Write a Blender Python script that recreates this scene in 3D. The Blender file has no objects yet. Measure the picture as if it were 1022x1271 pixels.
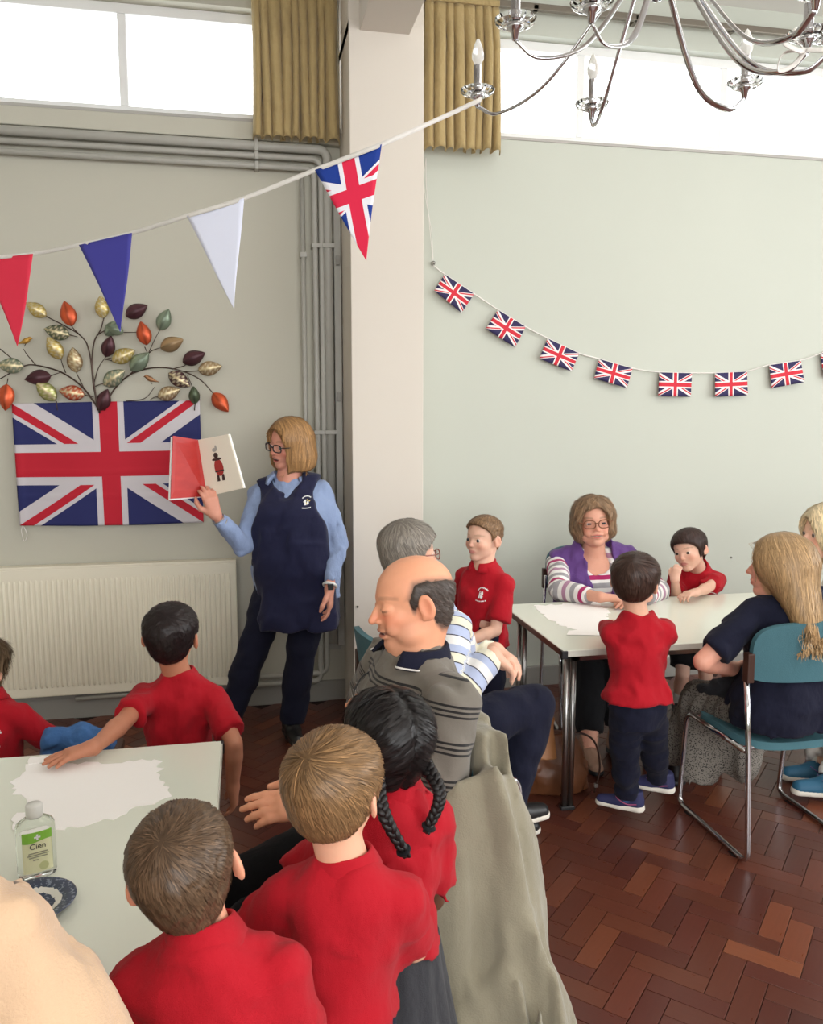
import bpy, bmesh, math, random
import numpy as np
from math import sin, cos, pi, radians, sqrt, atan2
from mathutils import Vector, Matrix

random.seed(7)
RNG = np.random.default_rng(11)
SC = bpy.context.scene
COL = SC.collection

# ------------------------------------------------------------------ camera
IW, IH, FPX = 1022, 1271, 1018.0
YAW, PITCH, EYE = radians(11.5), radians(7.06), 1.67
C_F = np.array([sin(YAW) * cos(PITCH), cos(YAW) * cos(PITCH), -sin(PITCH)])
C_R = np.array([cos(YAW), -sin(YAW), 0.0])
C_U = np.cross(C_R, C_F)
C_P = np.array([0.0, 0.0, EYE])
cam_data = bpy.data.cameras.new('camera')
cam = bpy.data.objects.new('camera', cam_data)
COL.objects.link(cam)
cam_data.sensor_fit = 'HORIZONTAL'
cam_data.sensor_width = 36.0
cam_data.lens = 36.0 * FPX / IW
cam_data.clip_start = 0.05
cam.matrix_world = Matrix(((C_R[0], C_U[0], -C_F[0], 0), (C_R[1], C_U[1], -C_F[1], 0),
                           (C_R[2], C_U[2], -C_F[2], EYE), (0, 0, 0, 1)))
SC.camera = cam

# ------------------------------------------------------------------ sky, daylight, exposure
SC.view_settings.view_transform = 'Standard'
SC.view_settings.look = 'None'
SC.view_settings.gamma = 1.0
SC.view_settings.use_curve_mapping = False
SC.view_settings.exposure = 0.0
world = bpy.data.worlds.new('overcast_sky')
SC.world = world
world.use_nodes = True
bg = world.node_tree.nodes['Background']
bg.inputs[0].default_value = (0.93, 0.97, 1.0, 1)
bg.inputs[1].default_value = 4.0


def area_light(name, loc, aim, sx, sy, watts, col=(1, 1, 1)):
    d = bpy.data.lights.new(name, 'AREA')
    d.shape = 'RECTANGLE'
    d.size, d.size_y, d.energy, d.color = sx, sy, watts, col
    o = bpy.data.objects.new(name, d)
    COL.objects.link(o)
    o.location = loc
    o.rotation_euler = (Vector(aim) - Vector(loc)).to_track_quat('-Z', 'Y').to_euler()
    return o


# daylight coming in through the tall windows behind and to the right of the camera
area_light('daylight_rear', (0.6, -3.85, 2.3), (0.6, 4.0, 1.2), 6.0, 2.4, 136, (1.0, 0.985, 0.96))
area_light('daylight_right', (5.85, 0.6, 2.3), (0.0, 2.6, 1.0), 5.0, 2.2, 98, (1.0, 0.985, 0.96))
# ceiling luminaires of the hall
area_light('ceiling_luminaire', (1.6, -0.6, 3.9), (1.6, -0.6, 0.0), 2.4, 1.2, 38, (1.0, 0.96, 0.9))
area_light('ceiling_luminaire', (2.4, 2.6, 3.9), (2.4, 2.6, 0.0), 2.2, 1.0, 24, (1.0, 0.96, 0.9))


# ------------------------------------------------------------------ pixel helpers (a photo pixel plus a real distance gives a point)
def ray(x, y):
    return C_F + C_R * (x - IW / 2) / FPX + C_U * (IH / 2 - y) / FPX


def at(x, y, d):
    return C_P + ray(x, y) * d


def on_z(x, y, z):
    r = ray(x, y)
    return C_P + r * ((z - EYE) / r[2])


def on_y(x, y, Y):
    r = ray(x, y)
    return C_P + r * (Y / r[1])


# ------------------------------------------------------------------ colour and materials
def lin(c):
    c = np.array(c[:3], float) / 255.0
    return tuple(np.where(c <= 0.04045, c / 12.92, ((c + 0.055) / 1.055) ** 2.4))


class N:
    """tiny node-expression helper"""

    def __init__(s, m):
        s.t = m.node_tree
        s.t.nodes.clear()
        s.out = s.t.nodes.new('ShaderNodeOutputMaterial')

    def n(s, typ, **kw):
        nd = s.t.nodes.new(typ)
        for k, v in kw.items():
            setattr(nd, k, v)
        return nd

    def lk(s, a, b):
        s.t.links.new(a, b)

    def put(s, sock, v):
        if isinstance(v, bpy.types.NodeSocket):
            s.lk(v, sock)
        else:
            sock.default_value = v

    def m(s, op, a, b=0.0, c=0.0):
        nd = s.n('ShaderNodeMath', operation=op)
        s.put(nd.inputs[0], a)
        s.put(nd.inputs[1], b)
        s.put(nd.inputs[2], c)
        return nd.outputs[0]

    def mix(s, f, a, b, blend='MIX'):
        nd = s.n('ShaderNodeMix', data_type='RGBA', blend_type=blend)
        s.put(nd.inputs[0], f)
        for i, v in ((6, a), (7, b)):
            if isinstance(v, tuple) and len(v) == 3:
                v = v + (1,)
            s.put(nd.inputs[i], v)
        return nd.outputs[2]

    def noise(s, scale, detail=3.0, coord='Object', stretch=None, rough=0.5):
        tc = s.n('ShaderNodeTexCoord')
        v = tc.outputs[coord]
        if stretch is not None:
            mp = s.n('ShaderNodeMapping')
            s.lk(v, mp.inputs[0])
            mp.inputs['Scale'].default_value = stretch
            v = mp.outputs[0]
        nd = s.n('ShaderNodeTexNoise')
        s.lk(v, nd.inputs['Vector'])
        nd.inputs['Scale'].default_value = scale
        nd.inputs['Detail'].default_value = detail
        nd.inputs['Roughness'].default_value = rough
        return nd.outputs[0]

    def attr(s, name, out='Color'):
        nd = s.n('ShaderNodeAttribute', attribute_name=name)
        return nd.outputs[out]

    def bsdf(s, col, rough=0.6, metal=0.0, spec=0.5, bump=None, **kw):
        b = s.n('ShaderNodeBsdfPrincipled')
        if isinstance(col, tuple) and len(col) == 3:
            col = col + (1,)
        s.put(b.inputs['Base Color'], col)
        s.put(b.inputs['Roughness'], rough)
        s.put(b.inputs['Metallic'], metal)
        s.put(b.inputs['Specular IOR Level'], spec)
        for k, v in kw.items():
            s.put(b.inputs[k.replace('_', ' ')], v)
        if bump is not None:
            bp = s.n('ShaderNodeBump')
            bp.inputs['Strength'].default_value = bump[1]
            bp.inputs['Distance'].default_value = bump[2]
            s.lk(bump[0], bp.inputs['Height'])
            s.lk(bp.outputs[0], b.inputs['Normal'])
        s.lk(b.outputs[0], s.out.inputs[0])
        return b


MATS = {}


def newmat(name):
    m = bpy.data.materials.new(name)
    m.use_nodes = True
    MATS[name] = m
    return m, N(m)


def simple(name, rgb, rough=0.6, metal=0.0, spec=0.5, var=0.08, vscale=6.0, bscale=0.0, bstr=0.2, bdist=0.002, **kw):
    m, n = newmat(name)
    base = lin(rgb)
    c = base
    if var:
        f = n.noise(vscale, 4)
        c = n.mix(f, tuple(x * (1 - var) for x in base), tuple(min(1, x * (1 + var)) for x in base))
    b = None
    if bscale:
        b = (n.noise(bscale, 3), bstr, bdist)
    n.bsdf(c, rough, metal, spec, b, **kw)
    return m


def fabric(name, rgb, rough=0.85, var=0.12, weave=420.0, fold=14.0, sheen=0.15):
    m, n = newmat(name)
    base = lin(rgb)
    f = n.noise(9.0, 4)
    c = n.mix(f, tuple(x * (1 - var) for x in base), tuple(min(1, x * (1 + var)) for x in base))
    a = n.noise(weave, 2)
    b = n.noise(fold, 3, stretch=(1.0, 1.0, 0.6))
    h = n.m('ADD', n.m('MULTIPLY', a, 0.10), b)
    n.bsdf(c, rough, 0, 0.25, (h, 0.7, 0.018), Sheen_Weight=sheen, Sheen_Roughness=0.5)
    return m


def attr_mat(name, rough=0.6, spec=0.4, sub=0.0, var=0.1, vscale=30.0, bscale=0.0, bstr=0.2, bdist=0.001, stretch=None, **kw):
    """base colour = painted vertex colour 'Col' (real pigment) with a little grain"""
    m, n = newmat(name)
    f = n.noise(vscale, 4, stretch=stretch)
    g = n.m('MULTIPLY_ADD', f, 2 * var, 1 - var)
    cc = n.n('ShaderNodeCombineColor')
    for i in range(3):
        n.lk(g, cc.inputs[i])
    c = n.mix(1.0, n.attr('Col'), cc.outputs[0], 'MULTIPLY')
    b = (n.noise(bscale, 3, stretch=stretch), bstr, bdist) if bscale else None
    k = {}
    if sub:
        k = dict(Subsurface_Weight=sub, Subsurface_Radius=(1.0, 0.35, 0.2), Subsurface_Scale=0.006)
    k.update(kw)
    n.bsdf(c, rough, 0, spec, b, **k)
    return m


def metal(name, rgb, rough=0.15):
    return simple(name, rgb, rough, 1.0, 0.5, 0.03, 8)


# ------------------------------------------------------------------ object helpers
def tag(o, label=None, cat=None, group=None, kind=None):
    for k, v in (('label', label), ('category', cat), ('group', group), ('kind', kind)):
        if v:
            o[k] = v
    return o


def empty(name, loc=(0, 0, 0), rz=0.0, label=None, cat=None, group=None):
    o = bpy.data.objects.new(name, None)
    COL.objects.link(o)
    o.location = [float(v) for v in loc]
    o.rotation_euler = (0, 0, rz)
    o.empty_display_size = 0.1
    return tag(o, label, cat, group)


def link(name, me, mat=None, parent=None, smooth=None, world_verts=True):
    """link a mesh as ONE object; vertices were written in world space, so undo the parent's transform"""
    o = bpy.data.objects.new(name, me)
    COL.objects.link(o)
    if mat is not None and not me.materials:
        for mm in (mat if isinstance(mat, (list, tuple)) else [mat]):
            me.materials.append(mm)
    if smooth is not None:
        me.polygons.foreach_set('use_smooth', [smooth] * len(me.polygons))
    if parent is not None:
        o.parent = parent
        if world_verts:
            M = Matrix.Identity(4)
            chain = []
            p = parent
            while p:
                chain.append(p)
                p = p.parent
            for p in reversed(chain):
                M = M @ p.matrix_parent_inverse @ p.matrix_basis
            o.matrix_parent_inverse = M.inverted()
    return o


def npmesh(name, V, Fq, smooth=True, cols=None, attrs=None):
    """fast mesh from arrays: Fq (n,3) or (n,4)"""
    me = bpy.data.meshes.new(name)
    V = np.ascontiguousarray(V, dtype=np.float32)
    Fq = np.ascontiguousarray(Fq, dtype=np.int32)
    k = Fq.shape[1]
    me.vertices.add(len(V))
    me.vertices.foreach_set('co', V.ravel())
    me.loops.add(Fq.size)
    me.loops.foreach_set('vertex_index', Fq.ravel())
    me.polygons.add(len(Fq))
    me.polygons.foreach_set('loop_start', np.arange(0, Fq.size, k, dtype=np.int32))
    me.update(calc_edges=True)
    me.polygons.foreach_set('use_smooth', np.full(len(Fq), bool(smooth)))
    if cols is not None:
        a = me.attributes.new('Col', 'FLOAT_COLOR', 'POINT')
        c4 = np.ones((len(V), 4), dtype=np.float32)
        c4[:, :3] = cols
        a.data.foreach_set('color', c4.ravel())
    for kk, vv in (attrs or {}).items():
        a = me.attributes.new(kk, 'FLOAT', 'POINT')
        a.data.foreach_set('value', np.ascontiguousarray(vv, dtype=np.float32))
    return me


class MB:
    """collects shapes into one bmesh and links it as one object"""

    def __init__(s):
        s.b = bmesh.new()

    def box(s, lo, hi, bevel=0.0, rot=None, pivot=None):
        lo, hi = np.array(lo, float), np.array(hi, float)
        r = bmesh.ops.create_cube(s.b, size=1.0)
        vs = r['verts']
        c, d = (lo + hi) / 2, hi - lo
        for v in vs:
            v.co = Vector((v.co.x * d[0] + c[0], v.co.y * d[1] + c[1], v.co.z * d[2] + c[2]))
        if bevel > 0:
            es = list({e for v in vs for e in v.link_edges})
            rr = bmesh.ops.bevel(s.b, geom=es, offset=bevel, segments=2, profile=0.5, affect='EDGES')
            vs = list({v for f in rr['faces'] for v in f.verts} | {v for v in vs if v.is_valid})
        if rot is not None:
            bmesh.ops.transform(s.b, matrix=Matrix.Translation(Vector(pivot)) @ rot @ Matrix.Translation(-Vector(pivot)), verts=vs)
        return s

    def tube(s, pts, r, seg=10, closed=False, caps=True, flat=None):
        """sweep a circle along points; r may be a list; flat=(wx,wy) squashes the section"""
        pts = [Vector(p) for p in pts]
        n = len(pts)
        rs = r if isinstance(r, (list, tuple, np.ndarray)) else [r] * n
        rings = []
        up = None
        for i, p in enumerate(pts):
            if closed:
                t = (pts[(i + 1) % n] - pts[i - 1]).normalized()
            else:
                t = (pts[min(i + 1, n - 1)] - pts[max(i - 1, 0)])
                t = t.normalized() if t.length > 1e-9 else Vector((0, 0, 1))
            if up is None:
                up = Vector((0, 0, 1)) if abs(t.z) < 0.9 else Vector((1, 0, 0))
            a = t.cross(up)
            if a.length < 1e-6:
                a = t.orthogonal()
            a.normalize()
            bb = a.cross(t).normalized()
            up = bb
            fx, fy = flat or (1, 1)
            rings.append([s.b.verts.new(p + (a * cos(2 * pi * k / seg) * fx + bb * sin(2 * pi * k / seg) * fy) * rs[i]) for k in range(seg)])
        m = n if closed else n - 1
        for i in range(m):
            A, B = rings[i], rings[(i + 1) % n]
            for k in range(seg):
                s.b.faces.new((A[k], A[(k + 1) % seg], B[(k + 1) % seg], B[k]))
        if caps and not closed:
            s.b.faces.new(rings[0][::-1])
            s.b.faces.new(rings[-1])
        return s

    def lathe(s, prof, c, axis=(0, 0, 1), seg=24):
        """prof: list of (radius, height)"""
        q = Vector((0, 0, 1)).rotation_difference(Vector(axis)).to_matrix()
        c = Vector(c)
        rings = []
        for (r, h) in prof:
            if r < 1e-6:
                rings.append([s.b.verts.new(c + q @ Vector((0, 0, h)))])
            else:
                rings.append([s.b.verts.new(c + q @ Vector((r * cos(2 * pi * k / seg), r * sin(2 * pi * k / seg), h))) for k in range(seg)])
        for A, B in zip(rings, rings[1:]):
            for k in range(seg):
                k2 = (k + 1) % seg
                if len(A) == 1 and len(B) == 1:
                    continue
                if len(A) == 1:
                    s.b.faces.new((A[0], B[k2], B[k]))
                elif len(B) == 1:
                    s.b.faces.new((A[k], A[k2], B[0]))
                else:
                    s.b.faces.new((A[k], A[k2], B[k2], B[k]))
        return s

    def prism(s, poly, off):
        """extrude a polygon (3-D points) by the vector off"""
        a = [s.b.verts.new(Vector(p)) for p in poly]
        b = [s.b.verts.new(Vector(p) + Vector(off)) for p in poly]
        n = len(a)
        s.b.faces.new(a[::-1])
        s.b.faces.new(b)
        for i in range(n):
            s.b.faces.new((a[i], a[(i + 1) % n], b[(i + 1) % n], b[i]))
        return s

    def mesh(s, name):
        bmesh.ops.recalc_face_normals(s.b, faces=s.b.faces)
        me = bpy.data.meshes.new(name)
        s.b.to_mesh(me)
        s.b.free()
        return me

    def build(s, name, mat, parent=None, smooth=False, angle=None):
        o = link(name, s.mesh(name), mat, parent, smooth)
        if angle is not None:
            o.data.polygons.foreach_set('use_smooth', [True] * len(o.data.polygons))
            try:
                o.data.set_sharp_from_angle(angle=radians(angle))
            except Exception:
                pass
        return o


def arc(p0, p1, p2, n=8):
    """quadratic curve points"""
    p0, p1, p2 = (np.array(p, float) for p in (p0, p1, p2))
    return [tuple((1 - t) ** 2 * p0 + 2 * t * (1 - t) * p1 + t * t * p2) for t in np.linspace(0, 1, n)]


def rounded(pts, rad, n=5):
    """polyline with rounded corners"""
    pts = [np.array(p, float) for p in pts]
    out = [pts[0]]
    for a, b, c in zip(pts, pts[1:], pts[2:]):
        u, v = a - b, c - b
        k = min(rad, np.linalg.norm(u) * 0.49, np.linalg.norm(v) * 0.49)
        out += [np.array(q) for q in arc(b + u / np.linalg.norm(u) * k, b, b + v / np.linalg.norm(v) * k, n)]
    out.append(pts[-1])
    return out


def crom(pts, n=8):
    """Catmull-Rom through points"""
    P = [np.array(p, float) for p in pts]
    P = [2 * P[0] - P[1]] + P + [2 * P[-1] - P[-2]]
    out = []
    for i in range(1, len(P) - 2):
        a, b, c, d = P[i - 1:i + 3]
        for t in np.linspace(0, 1, n, endpoint=False):
            out.append(0.5 * ((2 * b) + (c - a) * t + (2 * a - 5 * b + 4 * c - d) * t * t + (3 * b - a - 3 * c + d) * t ** 3))
    out.append(P[-2])
    return out


def copy_tree(o, parent=None):
    c = o.copy()
    COL.objects.link(c)
    if parent is not None:
        c.parent = parent
    for ch in list(o.children):
        copy_tree(ch, c)
    return c


def text_mesh(body, size, extrude=0.0005):
    cu = bpy.data.curves.new('lettering', 'FONT')
    cu.body = body
    cu.size = size
    cu.extrude = extrude
    cu.align_x = 'CENTER'
    cu.align_y = 'CENTER'
    o = bpy.data.objects.new('lettering', cu)
    COL.objects.link(o)
    dg = bpy.context.evaluated_depsgraph_get()
    me = bpy.data.meshes.new_from_object(o.evaluated_get(dg))
    bpy.data.objects.remove(o)
    bpy.data.curves.remove(cu)
    return me


# ================================================================== smooth solids (one continuous surface from many blended volumes)
def npv(*a):
    return np.array(a, float)


def unit(v):
    v = np.array(v, float)
    return v / max(1e-9, np.linalg.norm(v))


def rot_ypr(yaw, pitch=0.0, roll=0.0):
    """columns right, forward, up.  yaw 0 looks along +y, 90 along +x; pitch>0 looks up; roll>0 tips the crown to its right"""
    y, p, r = radians(yaw), radians(pitch), radians(roll)
    f = npv(sin(y) * cos(p), cos(y) * cos(p), sin(p))
    x = npv(cos(y), -sin(y), 0)
    u = np.cross(x, f)
    x2 = x * cos(r) - u * sin(r)
    u2 = u * cos(r) + x * sin(r)
    return np.stack([x2, f, u2], 1)


def euler(ax=0, ay=0, az=0):
    return np.array(Matrix.Rotation(radians(az), 3, 'Z') @ Matrix.Rotation(radians(ay), 3, 'Y') @ Matrix.Rotation(radians(ax), 3, 'X'))


class Solid:
    def __init__(s):
        s.p = []
        s.R, s.c, s.h = np.eye(3), np.zeros(3), 1.0

    def frame(s, R=np.eye(3), c=np.zeros(3), h=1.0):
        s.R, s.c, s.h = R, np.array(c, float), h
        return s

    def W(s, p):
        return s.c + s.R @ (np.array(p, float) * s.h)

    def add(s, lo, hi, f, op, k):
        s.p.append((np.array(lo), np.array(hi), f, op, k))

    def rc(s, a, b, r1, r2, k=0.02, op='u'):
        a, b, r1, r2, k = s.W(a), s.W(b), r1 * s.h, r2 * s.h, k * s.h
        ab = b - a
        L = max(1e-9, ab @ ab)
        r = max(r1, r2)

        def f(X, Y, Z):
            x, y, z = X - a[0], Y - a[1], Z - a[2]
            t = np.clip((x * ab[0] + y * ab[1] + z * ab[2]) / L, 0, 1)
            return np.sqrt((x - t * ab[0]) ** 2 + (y - t * ab[1]) ** 2 + (z - t * ab[2]) ** 2) - (r1 + (r2 - r1) * t)
        s.add(np.minimum(a, b) - r, np.maximum(a, b) + r, f, op, k)
        return s

    def chain(s, pts, rs, k=0.02, op='u'):
        for i in range(len(pts) - 1):
            s.rc(pts[i], pts[i + 1], rs[i], rs[i + 1], k, op)
        return s

    def el(s, c, rad, R=None, k=0.02, op='u'):
        c, rad, k = s.W(c), np.array(rad, float) * s.h, k * s.h
        Q = s.R if R is None else s.R @ R
        ext = np.sqrt(((Q * rad) ** 2).sum(1))

        def f(X, Y, Z):
            x, y, z = X - c[0], Y - c[1], Z - c[2]
            u = x * Q[0, 0] + y * Q[1, 0] + z * Q[2, 0]
            v = x * Q[0, 1] + y * Q[1, 1] + z * Q[2, 1]
            w = x * Q[0, 2] + y * Q[1, 2] + z * Q[2, 2]
            k0 = np.sqrt((u / rad[0]) ** 2 + (v / rad[1]) ** 2 + (w / rad[2]) ** 2)
            k1 = np.sqrt((u / rad[0] ** 2) ** 2 + (v / rad[1] ** 2) ** 2 + (w / rad[2] ** 2) ** 2)
            return k0 * (k0 - 1) / np.maximum(k1, 1e-6)
        s.add(c - ext, c + ext, f, op, k)
        return s

    def loft(s, prof, n=2.3, k=0.03, op='u', inflate=0.0):
        """prof rows: z, half width, half depth, x offset, y offset in the current frame"""
        P = np.array([tuple(r) + (0,) * (5 - len(r)) for r in prof], float)
        D = np.array(crom(P, 10)) * s.h
        D[:, 1:3] += inflate
        z0, z1 = D[0, 0], D[-1, 0]
        R, c = s.R, s.c
        k = k * s.h
        w = D[:, 1].max() + abs(D[:, 3]).max()
        dd = D[:, 2].max() + abs(D[:, 4]).max()
        cor = np.array([c + R @ npv(sx * w, sy * dd, z) for sx in (-1, 1) for sy in (-1, 1) for z in (z0, z1)])

        def f(X, Y, Z):
            x, y, z = X - c[0], Y - c[1], Z - c[2]
            u = x * R[0, 0] + y * R[1, 0] + z * R[2, 0]
            v = x * R[0, 1] + y * R[1, 1] + z * R[2, 1]
            q = x * R[0, 2] + y * R[1, 2] + z * R[2, 2]
            a = np.interp(q, D[:, 0], D[:, 1])
            b = np.interp(q, D[:, 0], D[:, 2])
            u = u - np.interp(q, D[:, 0], D[:, 3])
            v = v - np.interp(q, D[:, 0], D[:, 4])
            rr = (np.abs(u / a) ** n + np.abs(v / b) ** n) ** (1 / n)
            d = (rr - 1) * np.minimum(a, b)
            return np.maximum(d, np.maximum(z0 - q, q - z1))
        s.add(cor.min(0), cor.max(0), f, op, k)
        return s

    def fn(s, lo, hi, f, op='u', k=0.0):
        s.add(lo, hi, f, op, k)
        return s

    def cut(s, p, nrm, k=0.0, near=None):
        """keep the side opposite to nrm of the plane through p (world); near=(centre, radius) limits the cut"""
        p, nrm = np.array(p, float), unit(nrm)
        big = 50.0
        if near is None:
            lo, hi = p - big, p + big

            def f(X, Y, Z):
                return -((X - p[0]) * nrm[0] + (Y - p[1]) * nrm[1] + (Z - p[2]) * nrm[2])
        else:
            c, r = np.array(near[0], float), near[1]
            lo, hi = c - r, c + r

            def f(X, Y, Z):
                d = -((X - p[0]) * nrm[0] + (Y - p[1]) * nrm[1] + (Z - p[2]) * nrm[2])
                q = np.sqrt((X - c[0]) ** 2 + (Y - c[1]) ** 2 + (Z - c[2]) ** 2) - r
                return np.maximum(d, q)
        s.add(lo, hi, f, 's', k)
        return s

    def bounds(s):
        lo = np.min([p[0] for p in s.p if p[3] == 'u'], 0)
        hi = np.max([p[1] for p in s.p if p[3] == 'u'], 0)
        return lo, hi


def axis_lines(lo, hi, base, foci):
    """grid lines along one axis: spacing base, finer inside the focus intervals"""
    out = [lo]
    x = lo
    while x < hi:
        st = base
        for (a, b, h) in foci:
            if x < a:
                g = max(h, (a - x) * 0.35 + h)
            elif x > b:
                g = max(h, (x - b) * 0.35 + h)
            else:
                g = h
            st = min(st, g)
        x += st
        out.append(x)
    return np.array(out)


class Grid:
    def __init__(s, solid, base, foci=(), disp=None, pad=None):
        lo, hi = solid.bounds()
        pad = pad or base * 2.5
        lo, hi = lo - pad, hi + pad
        s.ax = [axis_lines(lo[i], hi[i], base, [(f[0][i], f[1][i], f[2]) for f in foci]) for i in range(3)]
        xs, ys, zs = s.ax
        F = np.full((len(xs), len(ys), len(zs)), 1.0, dtype=np.float32)
        band = base * 3
        for (plo, phi, f, op, k) in solid.p:
            m = k + band
            sl = []
            for a, l, h in zip(s.ax, plo - m, phi + m):
                i, j = np.searchsorted(a, l), np.searchsorted(a, h)
                sl.append(slice(max(0, i - 1), min(len(a), j + 1)))
            sl = tuple(sl)
            sub = F[sl]
            if sub.size == 0:
                continue
            d = f(xs[sl[0]][:, None, None], ys[sl[1]][None, :, None], zs[sl[2]][None, None, :]).astype(np.float32)
            if op == 'u':
                if k > 0:
                    e = np.maximum(k - np.abs(sub - d), 0) / k
                    sub[...] = np.minimum(sub, d) - e * e * e * k / 6.0
                else:
                    np.minimum(sub, d, out=sub)
            else:
                d = -d
                if k > 0:
                    e = np.maximum(k - np.abs(sub - d), 0) / k
                    sub[...] = np.maximum(sub, d) + e * e * e * k / 6.0
                else:
                    np.maximum(sub, d, out=sub)
        if disp is not None:
            I = np.nonzero(np.abs(F) < base * 2.5 + 0.01)
            P = np.stack([xs[I[0]], ys[I[1]], zs[I[2]]], 1)
            F[I] += disp(P).astype(np.float32)
        s.F = F

    def sample(s, P):
        idx, fr = [], []
        for i in range(3):
            a = s.ax[i]
            j = np.clip(np.searchsorted(a, P[:, i]) - 1, 0, len(a) - 2)
            idx.append(j)
            fr.append(np.clip((P[:, i] - a[j]) / (a[j + 1] - a[j]), 0, 1))
        r = 0
        for dx in (0, 1):
            for dy in (0, 1):
                for dz in (0, 1):
                    w = (fr[0] if dx else 1 - fr[0]) * (fr[1] if dy else 1 - fr[1]) * (fr[2] if dz else 1 - fr[2])
                    r = r + w * s.F[idx[0] + dx, idx[1] + dy, idx[2] + dz]
        return r

    def grad(s, P, e=0.003):
        g = np.stack([s.sample(P + d) - s.sample(P - d) for d in np.eye(3) * e], 1)
        return g / np.maximum(1e-9, np.linalg.norm(g, axis=1))[:, None]

    def surface(s, smooth=1):
        """naive surface nets -> V, quads"""
        F, (xs, ys, zs) = s.F, s.ax
        S = F < 0
        nx, ny, nz = F.shape
        ncell = (nx - 1, ny - 1, nz - 1)
        quads, acc_i, acc_p = [], [], []
        axes = (xs, ys, zs)

        def cid(i, j, k):
            return (i * ncell[1] + j) * ncell[2] + k
        for ax in range(3):
            A = np.take(S, range(0, F.shape[ax] - 1), ax) if False else S[tuple(slice(0, -1) if q == ax else slice(None) for q in range(3))]
            B = S[tuple(slice(1, None) if q == ax else slice(None) for q in range(3))]
            I = np.nonzero(A != B)
            if len(I[0]) == 0:
                continue
            J = [I[0].copy(), I[1].copy(), I[2].copy()]
            J[ax] = J[ax] + 1
            f0, f1 = F[I], F[tuple(J)]
            t = f0 / (f0 - f1)
            P = np.stack([axes[q][I[q]].astype(float) for q in range(3)], 1)
            P[:, ax] += t * (axes[ax][J[ax]] - axes[ax][I[ax]])
            u, v = (ax + 1) % 3, (ax + 2) % 3
            ids = []
            ok = np.ones(len(t), bool)
            for (du, dv) in ((-1, -1), (0, -1), (0, 0), (-1, 0)):
                K = [I[0].copy(), I[1].copy(), I[2].copy()]
                K[u] = K[u] + du
                K[v] = K[v] + dv
                good = (K[u] >= 0) & (K[v] >= 0) & (K[u] < ncell[u]) & (K[v] < ncell[v])
                ok &= good
                c = cid(*K)
                ids.append(c)
                acc_i.append(c[good])
                acc_p.append(P[good])
            q = np.stack(ids, 1)[ok]
            flip = ~S[I][ok]
            q[flip] = q[flip][:, ::-1]
            quads.append(q)
        Q = np.concatenate(quads)
        ai, ap = np.concatenate(acc_i), np.concatenate(acc_p)
        ud, inv = np.unique(ai, return_inverse=True)
        cnt = np.bincount(inv)
        V = np.stack([np.bincount(inv, ap[:, q]) / cnt for q in range(3)], 1)
        Qi = np.searchsorted(ud, Q)
        for _ in range(smooth):
            sm = np.zeros_like(V)
            c = np.zeros(len(V))
            for a, b in ((0, 1), (1, 2), (2, 3), (3, 0)):
                for p_, q_ in ((a, b), (b, a)):
                    for d in range(3):
                        sm[:, d] += np.bincount(Qi[:, p_], V[Qi[:, q_], d], len(V))
                    c += np.bincount(Qi[:, p_], minlength=len(V))
            V = V * 0.5 + 0.5 * sm / np.maximum(c, 1)[:, None]
        return V, Qi


def waves(seed, n=7, lam=(0.05, 0.14), amp=0.004, aniso=(1, 1, 1)):
    """gentle cloth folds: a sum of plane waves"""
    r = np.random.default_rng(seed)
    D = r.normal(size=(n, 3)) * np.array(aniso)
    D /= np.linalg.norm(D, axis=1)[:, None]
    L = r.uniform(lam[0], lam[1], n)
    ph = r.uniform(0, 2 * pi, n)

    def f(P):
        o = 0
        w = 0
        for d, l, p in zip(D, L, ph):
            s = np.sin(P @ d * 2 * pi / l + p + 1.3 * w)
            w = s
            o = o + s
        return o * amp / sqrt(n)
    return f


def solid_obj(name, solid, base, mat, parent, foci=(), disp=None, colfn=None, attrfn=None, smooth=1, keep=False):
    g = Grid(solid, base, foci, disp)
    V, Q = g.surface(smooth)
    me = npmesh(name, V, Q, True, colfn(V) if colfn else None, attrfn(V) if attrfn else None)
    o = link(name, me, mat, parent)
    if keep:
        return o, g, V, Q
    return o


def solve_ik(a, t, l1, l2, hint):
    a, t = np.array(a, float), np.array(t, float)
    d = t - a
    L = np.linalg.norm(d)
    Lm = min(L, (l1 + l2) * 0.999)
    u = d / max(L, 1e-9)
    x = (l1 * l1 - l2 * l2 + Lm * Lm) / (2 * Lm)
    hgt = sqrt(max(0, l1 * l1 - x * x))
    hv = np.array(hint, float)
    hv = hv - (hv @ u) * u
    hv = unit(hv)
    return a + u * x + hv * hgt, a + u * Lm


# ================================================================== people: one continuous body, with hair and clothing as children
def ell_d(x, y, z, c, r):
    u, v, w = (x - c[0]), (y - c[1]), (z - c[2])
    k0 = np.sqrt((u / r[0]) ** 2 + (v / r[1]) ** 2 + (w / r[2]) ** 2)
    k1 = np.sqrt((u / r[0] ** 2) ** 2 + (v / r[1] ** 2) ** 2 + (w / r[2] ** 2) ** 2)
    return k0 * (k0 - 1) / np.maximum(k1, 1e-6)


def skull_d(x, y, z, child):
    a = ell_d(x, y, z, (0, -.05, .14), (.345, .43, .36)) if not child else ell_d(x, y, z, (0, -.05, .12), (.375, .455, .385))
    b = ell_d(x, y, z, (0, -.15, -.08), (.28, .27, .33))
    e = np.maximum(.12 - np.abs(a - b), 0) / .12
    d = np.minimum(a, b) - e * e * e * .02
    c = ell_d(x, y, z, (0, .10, -.08), (.285, .32, .40))
    return np.minimum(d, c)


def sstep(a, b, x):
    t = np.clip((x - a) / (b - a), 0, 1)
    return t * t * (3 - 2 * t)


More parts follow.
